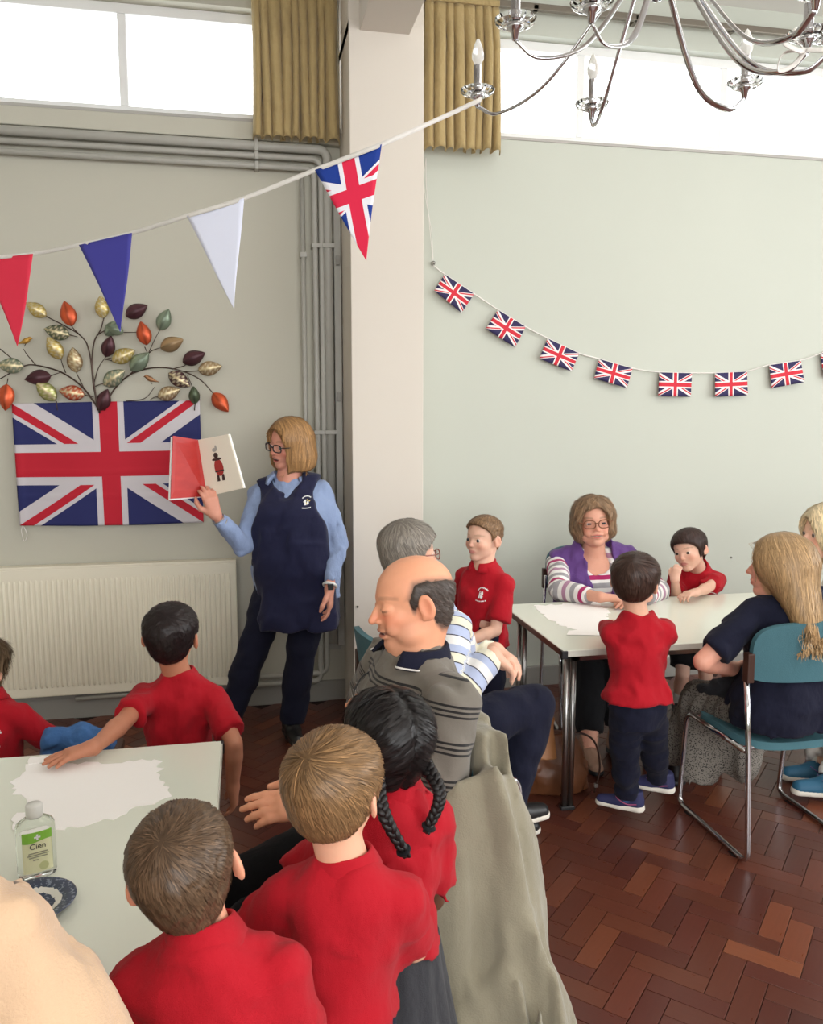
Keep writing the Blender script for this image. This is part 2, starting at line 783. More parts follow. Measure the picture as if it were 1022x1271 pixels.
SHORT_LINE = ([-.60, -.36, -.22, -.15, -.09, .02, .07, .12, .22, .32, .42, .7],
              [-.36, -.35, -.30, -.16, .06, .02, -.08, .08, .19, .29, .33, .34])


def short_mask(x, y, z, line=SHORT_LINE):
    return (np.interp(y, line[0], line[1]) - z) * 0.8


MASKS = {}


class Person:
    def __init__(s, name, H, label, yaw, pelvis, child=False, lean=0, side=0, skin=(222, 172, 146), hairc=(60, 42, 32),
                 hip=None, waist=None, chest=None, belly=0.0, bust=0.0, depth=1.0, shoulder=None, torso=.300, group=None):
        s.H, s.child, s.yaw = H, child, yaw
        s.pel = np.array(pelvis, float)
        s.T = rot_ypr(yaw, -lean, side)
        s.Lt = torso * H
        s.hip = hip or (.082 if child else .102)
        s.waist = waist or (.074 if child else .088)
        s.chest = chest or (.080 if child else .095)
        s.belly, s.bust, s.depth = belly, bust, depth
        s.sw = shoulder or (.090 if child else .100)
        s.low = -.10
        s.hh = .170 * H if child else .138 * H
        s.skin, s.hairc = skin, hairc
        s.neck = s.pel + s.T @ npv(0, 0, s.Lt)
        s.root = empty(name, (s.pel[0], s.pel[1], 0.0), 0, label, 'person', group)
        s.arms, s.legs, s.hands = {}, {}, {}
        s.S = Solid()
        s.foci = []
        s.face = dict(mouth='closed', nose=1.0, brow=(70, 50, 40), lips=(190, 110, 105), eye=(70, 50, 40), stubble=0, age=0, lids=0.0)
        s.mask = None
        s.seed = int(abs(s.pel[0] * 1000 + s.pel[1] * 77)) % 9999

    # ---- skeleton
    def head(s, c, yaw, pitch=0, roll=0, h=None, **face):
        s.hc = np.array(c, float)
        if h:
            s.hh = h
        s.HR = rot_ypr(yaw, pitch, roll)
        s.face.update(face)
        return s

    def hp(s, p):
        return s.hc + s.HR @ (np.array(p, float) * s.hh)

    def hloc(s, V):
        return (V - s.hc) @ s.HR / s.hh

    def tp(s, p):
        return s.pel + s.T @ (np.array(p, float) * s.H)

    def sh(s, side):
        return s.tp((side * s.sw, -.004, s.Lt / s.H * (.80 if s.child else .835)))

    def arm(s, side, wrist, hint, l1=None, l2=None):
        a = s.sh(side)
        l1, l2 = l1 or (.165 if s.child else .172), l2 or (.140 if s.child else .150)
        e, w = solve_ik(a, wrist, l1 * s.H, l2 * s.H, hint)
        s.arms[side] = (a, e, w)
        return s

    def leg(s, side, ankle, hint, l1=None, l2=None):
        a = s.tp((side * (.042 if s.child else .052), 0, 0))
        l1, l2 = l1 or (.222 if s.child else .245), l2 or (.213 if s.child else .235)
        k, an = solve_ik(a, ankle, l1 * s.H, l2 * s.H, hint)
        s.legs[side] = (a, k, an)
        return s

    # ---- body volumes
    def prof(s, f=1.0, low=-.10):
        if s.low > -.05:                     # seated: the trunk ends on the seat
            low = s.low
        L = s.Lt / s.H
        d = s.depth
        cd = .062 * d
        return [(low, s.hip * .86, .062 * d)] + ([(-.05, s.hip * .96, .070 * d)] if low < -.06 else []) + [(0.02, s.hip, .074 * d, 0, .004 + s.belly * .3),
                (L * .33, s.waist, .066 * d + s.belly * .5, 0, .004 + s.belly * .5), (L * .55, (s.waist + s.chest) / 2 * 1.01, .066 * d + s.bust * .3, 0, .004 + s.belly * .2 + s.bust * .3),
                (L * .68, s.chest, cd + s.bust * .5, 0, .004 + s.bust * .5), (L * .82, s.chest * .93, .054 * d, 0, -.002), (L * .93, .055, .042, 0, -.006), (L * 1.04, .030, .03, 0, -.004)]

    def base_body(s, arm_r=1.0, leg_r=1.0):
        S = s.S
        S.frame(s.T, s.pel, s.H)
        S.loft(s.prof(low=-.07), 2.2, .02, inflate=-.008)
        S.frame()
        H = s.H
        up = s.T[:, 2]
        for sd in (-1, 1):
            sh = s.sh(sd)
            S.rc(s.neck - up * .020 * H + s.T[:, 0] * sd * .02 * H, sh, .022 * H, .024 * H, .02)
        nb = s.neck + (s.hp((0, -.12, -.45)) - s.neck) * 0.0
        nr = (.036 if s.child else .036) * H
        S.rc(nb - up * .01 * H, s.hp((0, -.10, -.22)), nr * 1.08, nr, .02)
        for sd, (a, e, w) in s.arms.items():
            f = H * arm_r
            S.chain([a, a + (e - a) * .45, e], [.025 * f, .0265 * f, .0212 * f], .01)
            S.chain([e, e + (w - e) * .3, w], [.0215 * f, .0235 * f, .0155 * f], .008)
        for sd, (a, k, an) in s.legs.items():
            f = H * leg_r
            S.chain([a, a + (k - a) * .5, k], [(.038 if s.child else .050) * f, (.038 if s.child else .043) * f, .030 * f], .015)
            S.chain([k, k + (an - k) * .35, an], [.029 * f, .031 * f, .0195 * f], .01)
            fw = s.legs_fwd(sd)
            S.rc(an + npv(0, 0, -.012 * H), an + fw * .075 * H + npv(0, 0, -.022 * H), .021 * H, .017 * H, .01)
        return s

    def legs_fwd(s, sd):
        f = s.feet.get(sd) if hasattr(s, 'feet') else None
        if f is None:
            f = npv(s.T[0, 1], s.T[1, 1], 0)
        return unit(f)

    def head_vol(s, fine=.0035):
        S, c = s.S, s.child
        F = s.face
        S.frame(s.HR, s.hc, s.hh)
        if c:
            S.el((0, -.05, .12), (.365, .445, .375), k=.05)
        else:
            S.el((0, -.05, .14), (.335, .42, .35), k=.05)
        S.el((0, -.15, -.08), (.27, .26, .32), k=.08)
        S.el((0, .10, -.10), (.275 if not c else .30, .30, .36), k=.08)
        jw = .19 if not c else .17
        jz = -.27
        for sd in (-1, 1):
            S.rc((sd * jw, .02, jz), (sd * .05, .27, -.405), .085, .075, .09)
            S.el((sd * .165, .23, -.11), (.10, .12, .10) if not c else (.12, .13, .125), k=.07)
        S.el((0, .275, -.41), (.085, .085, .075), k=.07)
        S.el((0, .28, .10), (.20, .095, .07), k=.08)
        if F.get('jowl'):
            S.el((0, .13, -.42), (.19, .17, .11), k=.08)
            for sd in (-1, 1):
                S.el((sd * .19, .10, -.30), (.11, .15, .12), k=.08)
        S.el((0, .28, -.245), (.13, .125, .12), k=.06)
        n = F['nose']
        S.chain([(0, .345, .055), (0, .365 + .035 * n, -.035), (0, .395 + .055 * n, -.118)], [.030, .034, .042 * (.6 + .4 * n)], .035)
        for sd in (-1, 1):
            S.el((sd * .046 * n, .375 + .02 * n, -.132), (.034, .045, .032), k=.03)
        for sd in (-1, 1):
            S.el((sd * .150, .425, -.002), (.088, .085, .055), k=.05, op='s')
            S.el((sd * .150, .292, -.004), (.082, .088, .078), k=.018)
            hgt = (.046 if c else .038) * (1 - F['lids'])
            if hgt > .006:
                S.el((sd * .150, .40, -.006), (.070, .07, hgt), k=.010, op='s')
        # mouth
        m = F['mouth']
        if m == 'open':
            S.el((0, .372, -.232), (.105, .05, .022), k=.02)
            S.el((0, .355, -.315), (.09, .055, .028), k=.02)
            S.el((0, .42, -.272), (.088, .10, .026), k=.012, op='s')
        elif m == 'smile':
            S.el((0, .37, -.238), (.13, .05, .018), k=.02)
            S.el((0, .36, -.305), (.11, .05, .026), k=.02)
            S.el((0, .43, -.268), (.115, .09, .010), k=.012, op='s')
            for sd in (-1, 1):
                gr = F.get('grin', .125)
                S.rc((sd * .09, .405, -.266), (sd * gr, .37 - (gr - .12) * .5, -.262 + (gr - .12) * .5), .010, .006, .015, 's')
                S.rc((sd * .085, .430, -.15), (sd * .185, .355, -.235), .010, .008, .035, 's')
                S.el((sd * .17, .29, -.20), (.075, .075, .09), k=.05)
        else:
            S.el((0, .378, -.246), (.10, .042, .019), k=.015)
            S.el((0, .372, -.290), (.09, .045, .026), k=.015)
            S.el((0, .43, -.268), (.10, .05, .006), k=.012, op='s')
        # ears
        for sd in (-1, 1):
            Q = euler(0, 0, sd * (24 if not c else 32)) @ euler(-10, 0, 0)
            x = .365 if not c else .405
            S.el((sd * x, -.055, -.015), (.038, .088, .142 if not c else .145), Q, k=.03)
            S.el((sd * (x + .035), -.035, .0), (.028, .055, .10), Q, k=.015, op='s')
            S.rc((sd * (x - .02), -.02, -.13), (sd * (x - .015), -.03, -.10), .03, .03, .03)
        S.frame()
        lo, hi = s.hp((0, 0, 0)) - .56 * s.hh, s.hp((0, 0, 0)) + .56 * s.hh
        s.foci.append((lo, hi, fine))
        return s

    def hand(s, side, D, Nn, curl=(.35, .4, .45, .5), thumb=.4, spread=.06, size=None, fine=.0045):
        """D finger direction, Nn palm normal (the way the palm faces)"""
        S = s.S
        S.frame()
        a, e, w = s.arms[side]
        L = size or (.108 * s.H if not s.child else .105 * s.H)
        D = unit(D)
        Nn = unit(np.array(Nn, float) - (np.array(Nn, float) @ D) * D)
        T = np.cross(D, Nn) * side          # towards the thumb
        p0 = w + D * .03 * L
        kn = []
        offs = (.155, .055, -.05, -.145)
        for i, o in enumerate(offs):
            q = w + D * (.50 - .02 * abs(i - 1)) * L + T * o * L
            kn.append(q)
            S.rc(w + T * o * .55 * L + D * .06 * L, q, .075 * L, .066 * L, .03)
        lens = (.43, .48, .45, .36)
        tips = []
        for i, q in enumerate(kn):
            seg = lens[i] * L
            ang = curl[i]
            d0 = unit(D + T * (1.2 - i) * spread)
            pts = [q]
            th = 0
            for kf, fr in ((.8, .46), (1.1, .30), (.9, .24)):
                th += ang * kf
                d = d0 * cos(th) + Nn * sin(th)
                pts.append(pts[-1] + d * seg * fr)
            S.chain(pts, [.057 * L, .052 * L, .046 * L, .040 * L], .006)
            tips.append(pts[-1])
        tb = w + D * .12 * L + T * .14 * L + Nn * .03 * L
        d = unit(D * .75 + T * .75 + Nn * .25)
        t1 = tb + d * .24 * L
        d = unit(D * (.75 + .2 * thumb) + T * (.75 - thumb) + Nn * (.25 + .5 * thumb))
        t2 = t1 + d * .20 * L
        d = unit(D * 1.0 + T * (.35 - thumb) + Nn * (.3 + .4 * thumb))
        t3 = t2 + d * .15 * L
        S.chain([tb, t1, t2, t3], [.085 * L, .064 * L, .056 * L, .046 * L], .02)
        P = np.array(kn + tips + [w, t3])
        s.foci.append((P.min(0) - .01, P.max(0) + .01, fine))
        s.hands[side] = dict(tips=tips, kn=kn, T=T, D=D, N=Nn, L=L, w=w)
        return s

    def body_col(s, V):
        q = s.hloc(V)
        x, y, z = q[:, 0], q[:, 1], q[:, 2]
        base = np.array(lin(s.skin))
        C = np.tile(base, (len(V), 1))

        def blend(C, col, w):
            return C * (1 - w[:, None]) + np.array(lin(col)) * w[:, None]
        F = s.face
        inh = (np.abs(x) < .6) & (np.abs(y) < .6) & (np.abs(z) < .6)
        ruddy = tuple(np.array(s.skin) * npv(1.0, .80, .76))
        ck = np.exp(-(((np.abs(x) - .19) / .10) ** 2 + ((y - .28) / .16) ** 2 + ((z + .13) / .09) ** 2)) * .55
        ck += np.exp(-((x / .07) ** 2 + ((y - .45) / .09) ** 2 + ((z + .12) / .06) ** 2)) * .4
        er = np.exp(-(((np.abs(x) - (.43 if s.child else .40)) / .05) ** 2 + ((y + .04) / .12) ** 2 + (z / .16) ** 2)) * .5
        C = blend(C, ruddy, np.clip((ck + er) * inh, 0, .8))
        lz = -.268
        wl = sstep(1.15, .75, np.sqrt((x / .105) ** 2 + ((z - lz) / .048) ** 2)) * (y > .30) * inh
        C = blend(C, F['lips'], wl * .8)
        if F['mouth'] in ('open', 'smile'):
            mz, mh, mw = (-.272, .024, .085) if F['mouth'] == 'open' else (-.268, .015, .13)
            wi = sstep(1.1, .8, np.sqrt((x / mw) ** 2 + ((z - mz) / mh) ** 2)) * (y > .24) * (y < .392) * inh
            C = blend(C, (96, 38, 36), wi)
            if F['mouth'] == 'smile':
                zc = -.270 + 1.15 * x ** 2
                gr = F.get('grin', .125)
                wl2 = sstep(1.3, .5, np.abs(z - zc) / .010) * sstep(gr, gr * .85, np.abs(x)) * (y > .24) * inh
                C = blend(C, (120, 60, 52), wl2 * .7)
            wt = sstep(1.1, .8, np.sqrt((x / (mw * .85)) ** 2 + ((z - mz - mh * .35) / (mh * .62)) ** 2)) * (y > .24) * (y < .392) * inh
            C = blend(C, (232, 222, 208), wt * (.9 if F['mouth'] == 'open' else .75))
        bz = .100 + .022 * (1 - ((np.abs(x) - .17) / .13) ** 2)
        wb = sstep(1.1, .6, np.abs(z - bz) / (.020 if s.child else .024)) * sstep(.285, .24, np.abs(x)) * sstep(.05, .085, np.abs(x)) * (y > .2) * inh
        C = blend(C, F['brow'], wb * F.get('browk', .6))
        if F['lids'] >= .8:
            ze = -.018 + .012 * ((np.abs(x) - .15) / .08) ** 2
            we = sstep(1.2, .4, np.abs(z - ze) / .011) * sstep(.235, .20, np.abs(x)) * sstep(.06, .09, np.abs(x)) * (y > .2) * inh
            C = blend(C, (78, 48, 38), we * .85)
            we = np.exp(-(((np.abs(x) - .15) / .08) ** 2 + ((z + .075) / .03) ** 2)) * (y > .2) * inh
            C = blend(C, ruddy, we * .7)
        if F['stubble']:
            ws = sstep(-.10, -.2, z) * sstep(.0, .2, y) * inh * F['stubble']
            C = blend(C, (120, 95, 85), ws)
        if s.mask is not None:
            m = s.mask(x, y, z)
            ear = np.abs(x) > (.385 if s.child else .352)
            w = sstep(.055, -.03, m) * inh * (z > -.45) * (~ear)
            C = blend(C, tuple(np.array(s.hairc) * .9), w * .9)
        return C

    def finish_body(s, base=.012, mat=None):
        o = solid_obj('body', s.S, base, mat or MATS['skin'], s.root, s.foci, None, s.body_col, smooth=1)
        tag(o, 'bare skin of face, neck and hands')
        if s.face.get('eyes', True) and s.face['lids'] < .8:
            for sd in (-1, 1):
                c = s.hp((sd * .150, .292, -.004))
                f = s.HR @ unit(npv(*s.face.get('gaze', (0, 1, -.03))))
                mb = bmesh.new()
                bmesh.ops.create_uvsphere(mb, u_segments=20, v_segments=14, radius=.079 * s.hh)
                me = bpy.data.meshes.new('eye')
                mb.to_mesh(me)
                mb.free()
                q = Vector((0, 0, 1)).rotation_difference(Vector(f)).to_matrix().to_4x4()
                me.transform(Matrix.Translation(Vector(c)) @ q)
                n = len(me.vertices)
                V = np.empty(n * 3, dtype=np.float32)
                me.vertices.foreach_get('co', V)
                V = V.reshape(-1, 3)
                dt = (V - c) @ f / (.079 * s.hh)
                Cc = np.tile(lin((228, 220, 214)), (n, 1))
                Cc[dt > .875] = lin(s.face['eye'])
                Cc[dt > .975] = lin((12, 10, 10))
                a = me.attributes.new('Col', 'FLOAT_COLOR', 'POINT')
                a.data.foreach_set('color', np.concatenate([Cc, np.ones((n, 1))], 1).astype(np.float32).ravel())
                link('eye', me, MATS['eye'], s.root, True)
        return s

    # ---- hair
    def hair(s, f_local, lo, hi, flow, name='hair', base=.006, strands=1800, length=.06, width=.0016, off=.0012, lift=0.0,
             tint=None, var=.35, disp=.0012, seed=1, mat=None, shell=.62):
        """f_local(x,y,z) in head units; strands are thin ribbons combed along flow(local points)"""
        S = Solid()
        R, c, h = s.HR, s.hc, s.hh
        cor = np.array([s.hp((a, b, d)) for a in (lo[0], hi[0]) for b in (lo[1], hi[1]) for d in (lo[2], hi[2])])

        def f(X, Y, Z):
            x, y, z = X - c[0], Y - c[1], Z - c[2]
            u = (x * R[0, 0] + y * R[1, 0] + z * R[2, 0]) / h
            v = (x * R[0, 1] + y * R[1, 1] + z * R[2, 1]) / h
            w = (x * R[0, 2] + y * R[1, 2] + z * R[2, 2]) / h
            return f_local(u, v, w) * h
        S.fn(cor.min(0), cor.max(0), f)
        g = Grid(S, base, (), waves(s.seed + seed, 8, (.012, .04), disp) if disp else None, pad=.004)
        V, Q = g.surface(1)
        tint = np.array(lin(tint or s.hairc))
        r = np.random.default_rng(s.seed + seed)
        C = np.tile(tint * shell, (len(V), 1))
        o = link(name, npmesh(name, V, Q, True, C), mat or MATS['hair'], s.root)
        if strands:
            # area-weighted seeds on the shell
            A, B, D = V[Q[:, 0]], V[Q[:, 1]], V[Q[:, 3]]
            ar = np.linalg.norm(np.cross(B - A, D - A), axis=1)
            fi = r.choice(len(Q), strands, p=ar / ar.sum())
            a, b = r.random((strands, 1)), r.random((strands, 1))
            P = A[fi] + (B - A)[fi] * a + (D - A)[fi] * b
            seg = 6
            st = (length * r.uniform(.6, 1.3, strands) / seg)[:, None]
            pts, nor = [], []
            jit = r.normal(size=(strands, 3)) * .12
            ofs = (off * r.uniform(.1, 1.6, strands))
            alive = np.ones(strands)
            for k in range(seg + 1):
                n = g.grad(P)
                d = g.sample(P)
                alive = alive * (np.abs(d) < .035)
                P = P - n * ((d - ofs - lift * (k / seg) ** 2 * st[:, 0] * 3) * alive)[:, None]
                pts.append(P.copy())
                nor.append(n)
                fl = flow(s.hloc(P)) @ R.T + jit
                fl = fl - (fl * n).sum(1)[:, None] * n
                ln = np.linalg.norm(fl, axis=1)[:, None]
                P = P + fl / np.maximum(ln, 1e-6) * st * np.minimum(1, ln * 4) * alive[:, None]
            pts, nor = np.array(pts), np.array(nor)
            wv = np.array([.5, .95, 1.0, 1.0, .9, .65, .12])
            tang = np.gradient(pts, axis=0)
            sd = np.cross(tang, nor)
            sd /= np.maximum(1e-9, np.linalg.norm(sd, axis=2))[:, :, None]
            wd = width * r.uniform(.6, 1.3, strands)
            L1 = pts + sd * (wv[:, None] * wd)[:, :, None]
            L2 = pts - sd * (wv[:, None] * wd)[:, :, None]
            VV = np.stack([L1, L2], 2).transpose(1, 0, 2, 3).reshape(-1, 3)
            b0 = (np.arange(strands) * (seg + 1) * 2)[:, None]
            k = np.arange(seg)[None, :] * 2
            QQ = np.stack([b0 + k, b0 + k + 1, b0 + k + 3, b0 + k + 2], 2).reshape(-1, 4)
            tone = np.exp(r.normal(0, var, strands))
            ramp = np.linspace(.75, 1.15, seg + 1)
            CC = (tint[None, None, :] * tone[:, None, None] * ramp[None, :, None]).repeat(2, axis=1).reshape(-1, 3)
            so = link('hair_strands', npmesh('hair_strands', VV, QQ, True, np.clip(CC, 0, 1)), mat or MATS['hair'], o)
            tag(so, kind='stuff')
        return o

    def short_hair(s, side=.035, top=.075, line=SHORT_LINE, strands=2600, length=.045, width=.0013, whorl=(.05, -.30, .42), fwd=.5, tint=None,
                   base=.005, lift=.1, var=.3, **kw):
        ch = s.child

        def mk(x, y, z):
            return short_mask(x, y, z, line)
        s.mask = mk

        def f(x, y, z):
            t = side + (top - side) * sstep(.0, .38, z)
            d = skull_d(x, y, z, ch) - t * sstep(-.40, -.1, z) - .004
            m = mk(x, y, z)
            k = .05
            e = np.maximum(k - np.abs(d - m), 0) / k
            return np.maximum(d, m) + e * e * e * k / 6
        wv = npv(*whorl)

        def flow(q):
            v = q - wv
            v = v / np.maximum(1e-6, np.linalg.norm(v, axis=1))[:, None]
            v[:, 1] += fwd * sstep(.1, .35, q[:, 2])
            v[:, 2] -= .5
            # a little swirl round the whorl
            sw = np.stack([-(q[:, 1] - wv[1]), q[:, 0] - wv[0], 0 * q[:, 0]], 1)
            return v + sw * .8
        return lambda: s.hair(f, (-.55, -.62, -.5), (.55, .62, .66), flow, strands=strands, length=length, width=width, base=base, lift=lift, tint=tint, var=var, **kw)

    # ---- clothes
    def top(s, mat, sleeve='short', hem=-.06, inflate=.010, arm_r=1.35, base=.009, fold=.0035, name='shirt', long_end=.97, half=.62, attr=None, sides=(-1, 1), low=None, k=.03,
            yoke=.034, flare=0.0, neckcut=True, colfn=None, prof=None, scoop=0.0):
        S = Solid()
        S.frame(s.T, s.pel, s.H)
        P = prof or s.prof(low=min(hem - .02, -.10) if low is None else low)
        if flare:
            P = [tuple([p[0], p[1] + flare * max(0, .10 - p[0]), p[2] + flare * .7 * max(0, .10 - p[0])] + list(p[3:])) for p in P]
        S.loft(P, 2.3, .03, inflate=inflate)
        S.frame()
        H, up = s.H, s.T[:, 2]
        for sd in (-1, 1):
            S.rc(s.neck - up * .026 * H + s.T[:, 0] * sd * .022 * H, s.sh(sd), yoke * H * .92, yoke * H * .92, .025)
        if scoop:
            S.el(s.neck + s.T[:, 1] * .052 * H - up * scoop * H, (.050 * H, .045 * H, .075 * H), s.T, .01, 's')
        cuts = []
        for sd in sides:
            if sd not in s.arms:
                continue
            a, e, w = s.arms[sd]
            f = H * arm_r
            if sleeve == 'short':
                d = unit(e - a)
                end = a + (e - a) * half
                S.rc(a, end + d * .02, .0265 * f, .0305 * f, .02)
                cuts.append((end, d, end + d * .03, .0325 * f + .03))
            elif sleeve == 'long':
                S.rc(a, e, .0265 * f, .0240 * f, .02)
                end = e + (w - e) * long_end
                S.rc(e, end, .0240 * f, .0185 * f, .012)
                d = unit(w - e)
                cuts.append((end, d, end + d * .02, .02 * f + .035))
        S.cut(s.tp((0, 0, hem)), -up)
        if neckcut:
            S.cut(s.neck + up * .012 * H, up + s.T[:, 1] * .35)
        for c, d, cc, r in cuts:
            S.cut(c, d, 0.0, (cc, r))
        foci = []
        dsp = waves(s.seed + 5, 9, (.06, .2), fold, (1, 1, .7)) if fold else None

        def att(V):
            return attr(s, V)
        o = solid_obj(name, S, base, mat, s.root, foci, dsp, colfn, att if attr else None, smooth=1)
        return o

    def trousers(s, mat, inflate=.008, end=.93, r=1.25, base=.011, fold=.003, top=.085, name='trousers', knee=1.0):
        S = Solid()
        S.frame(s.T, s.pel, s.H)
        S.loft([p for p in s.prof(low=-.085) if p[0] < top + .10], 2.3, .03, inflate=inflate)
        S.frame()
        S.cut(s.tp((0, 0, top)), s.T[:, 2])
        H = s.H
        for sd, (a, k, an) in s.legs.items():
            f = H * r
            S.chain([a, a + (k - a) * .5, k], [(.042 if s.child else .052) * f, (.042 if s.child else .046) * f, .037 * f * knee], .03)
            e = k + (an - k) * end
            if end > 0:
                S.chain([k, k + (an - k) * .4, e], [.037 * f * knee, .036 * f * knee, .031 * f * knee], .02)
                d = unit(an - k)
            else:
                e = k + (a - k) * -end
                d = unit(k - a)
            S.cut(e, d, 0.0, (e + d * .05, .05 + .04 * f))
        return solid_obj(name, S, base, mat, s.root, (), waves(s.seed + 9, 8, (.07, .2), fold), smooth=1)

    def shoes(s, mat, sole, size=1.0, base=.006, sock=None, thick=1.0, accent=None):
        H = s.H
        for sd, (a, k, an) in s.legs.items():
            fw = s.legs_fwd(sd)
            x = npv(fw[1], -fw[0], 0)
            R = np.stack([x, fw, npv(0, 0, 1)], 1)
            L = .150 * H * size
            c = npv(an[0], an[1], an[2] - .040 * H)
            S = Solid().frame(R, c, L)
            S.rc((0, -.20, .16), (0, .15, .18), .17, .16, .08)
            S.rc((0, .15, .13), (0, .56, .10), .165, .13, .10)
            S.rc((0, -.20, .22), (0, -.18, .42), .165, .155, .06)
            S.cut(c + npv(0, 0, .06 * L), (0, 0, -1))
            S.cut(c + npv(0, 0, .46 * L), (0, 0, 1))
            o = solid_obj('shoe', S, base, mat, s.root)
            S2 = Solid().frame(R, c, L)
            S2.rc((0, -.21, .05), (0, .15, .04), .180, .16, .08)
            S2.rc((0, .15, .04), (0, .57, .05), .165, .135, .1)
            S2.cut(c + npv(0, 0, .10 * L * thick), (0, 0, 1))
            S2.cut(c + npv(0, 0, .0), (0, 0, -1))
            so = solid_obj('sole', S2, base, sole, o)
            if accent is not None:
                mb = MB()
                q = lambda x, y, z: c + R @ (npv(x, y, z) * L)
                for e in (-1, 1):
                    mb.tube(crom([q(e * .172, -.22, .20), q(e * .176, -.02, .17), q(e * .170, .16, .24), q(e * .10, .24, .29)], 5), .0032, 6, flat=(1, .6))
                mb.build('side_stripe', accent, o, True)
                mb = MB()
                for lc in range(4):
                    y, z = .10 + lc * .085, .335 - lc * .030
                    mb.tube(crom([q(-.085, y, z - .03), q(0, y + .01, z), q(.085, y, z - .03)], 4), .0026, 6)
                mb.build('laces', MATS['white_cotton'], o, True)
            if sock is not None:
                S3 = Solid()
                S3.rc(an + npv(0, 0, -.01 * H), an + (k - an) * .38, .0245 * H, .0285 * H)
                solid_obj('sock', S3, base, sock, s.root)

    def collar(s, mat, r=.040, h=.034, gap=.35, spread=1.30, name='collar', drop=.010):
        """a soft fold-over collar that leaves a gap at the throat"""
        H, seg = s.H, 40
        nb, up = s.neck, s.T[:, 2]
        ax = unit(s.hp((0, -.10, -.25)) - nb) * .6 + up * .4
        ax = unit(ax)
        X = unit(np.cross(s.T[:, 1], ax))
        Yv = np.cross(ax, X)
        sec = [(r * .94, -.012), (r * .95, h * .6), (r * .98, h), (r * 1.04, h * 1.08), (r * 1.10, h), (r * spread * .98, h * .25), (r * spread * 1.06, -drop), (r * spread * 1.0, -drop - .002), (r * 1.05, h * .5)]
        V, Fq = [], []
        th = np.linspace(-pi + gap, pi - gap, seg)
        for t in th:
            d = X * sin(t) - Yv * cos(t)
            fr = .5 - .5 * cos(t)     # 0 at the nape, 1 at the throat
            for (rr, zz) in sec:
                V.append(nb + d * rr * H * (1 + .05 * fr) + ax * (zz * (1 - .25 * fr) - .016 * fr) * H)
        n = len(sec)
        for i in range(seg - 1):
            for j in range(n):
                j2 = (j + 1) % n
                Fq.append((i * n + j, i * n + j2, (i + 1) * n + j2, (i + 1) * n + j))
        V = np.array(V)
        me = npmesh(name, V, np.array(Fq), True)
        bm = bmesh.new()
        bm.from_mesh(me)
        bm.verts.ensure_lookup_table()
        bm.faces.new([bm.verts[j] for j in range(n)])
        bm.faces.new([bm.verts[(seg - 1) * n + j] for j in range(n)][::-1])
        bmesh.ops.recalc_face_normals(bm, faces=bm.faces)
        bm.to_mesh(me)
        bm.free()
        return link(name, me, mat, s.root, True)

    def glasses(s, mat, lens=(.105, .085), tube=.0022, z=-.005, y=.455, square=2.6):
        R, c, h = s.HR, s.hc, s.hh
        mb = MB()
        for sd in (-1, 1):
            pts = []
            for k in range(24):
                t = 2 * pi * k / 24
                px_ = np.sign(cos(t)) * abs(cos(t)) ** (2 / square) * lens[0]
                pz = np.sign(sin(t)) * abs(sin(t)) ** (2 / square) * lens[1]
                pts.append(s.hp((sd * .150 + px_, y - .04 * abs(.15 * sd + px_) / .25, z + pz)))
            mb.tube(pts, tube, 6, closed=True)
            mb.tube([s.hp((sd * .25, y - .045, z + .03)), s.hp((sd * .36, .30, z + .03)), s.hp((sd * .385, -.02, z + .03)), s.hp((sd * .385, -.10, -.05))], tube * .9, 6)
        mb.tube([s.hp((-.05, y, z + .015)), s.hp((0, y + .012, z + .03)), s.hp((.05, y, z + .015))], tube, 6)
        o = mb.build('glasses', mat, s.root, True)
        for sd in (-1, 1):
            ml = MB()
            pts = []
            for k in range(24):
                t = 2 * pi * k / 24
                px_ = np.sign(cos(t)) * abs(cos(t)) ** (2 / square) * lens[0] * .98
                pz = np.sign(sin(t)) * abs(sin(t)) ** (2 / square) * lens[1] * .98
                pts.append(s.hp((sd * .150 + px_, y - .04 * abs(.15 * sd + px_) / .25, z + pz)))
            ml.prism(pts, R @ npv(0, .006 * h, 0))
            ml.build('lens', MATS['lens'], o)
        return o

    def chest_mark(s, side_x, zf, draw, name='emblem', scale=.045, out=.5, cloth=None):
        """a small printed emblem lying on the chest: draw(mb, place) where place(u,v) gives a point"""
        cl = [ch for ch in s.root.children if ch.name.split('.')[0] == (cloth or 'shirt')][0]
        me = cl.data
        M = np.empty(len(me.vertices) * 3, dtype=np.float32)
        me.vertices.foreach_get('co', M)
        V = M.reshape(-1, 3)
        c0 = s.tp((side_x, .0, zf * s.Lt / s.H))
        f = s.T[:, 1]
        q = (V - c0)
        qx, qz, qf = q @ s.T[:, 0], q @ s.T[:, 2], q @ f
        near = (np.abs(qx) < .06) & (np.abs(qz) < .06) & (qf > .02)
        qx, qz, qf = qx[near], qz[near], qf[near]
        nrm = unit(f)

        def place(u, v, w=0.0):      # u to the viewer's right when seen from the front; the print follows the cloth
            a, b = -u * scale, v * scale
            d2 = (qx - a) ** 2 + (qz - b) ** 2
            i = np.argsort(d2)[:5]
            wt = 1 / (d2[i] + 1e-6)
            return c0 + s.T[:, 0] * a + s.T[:, 2] * b + f * ((qf[i] * wt).sum() / wt.sum() + .0022 + w)
        return draw(place, nrm, cl)


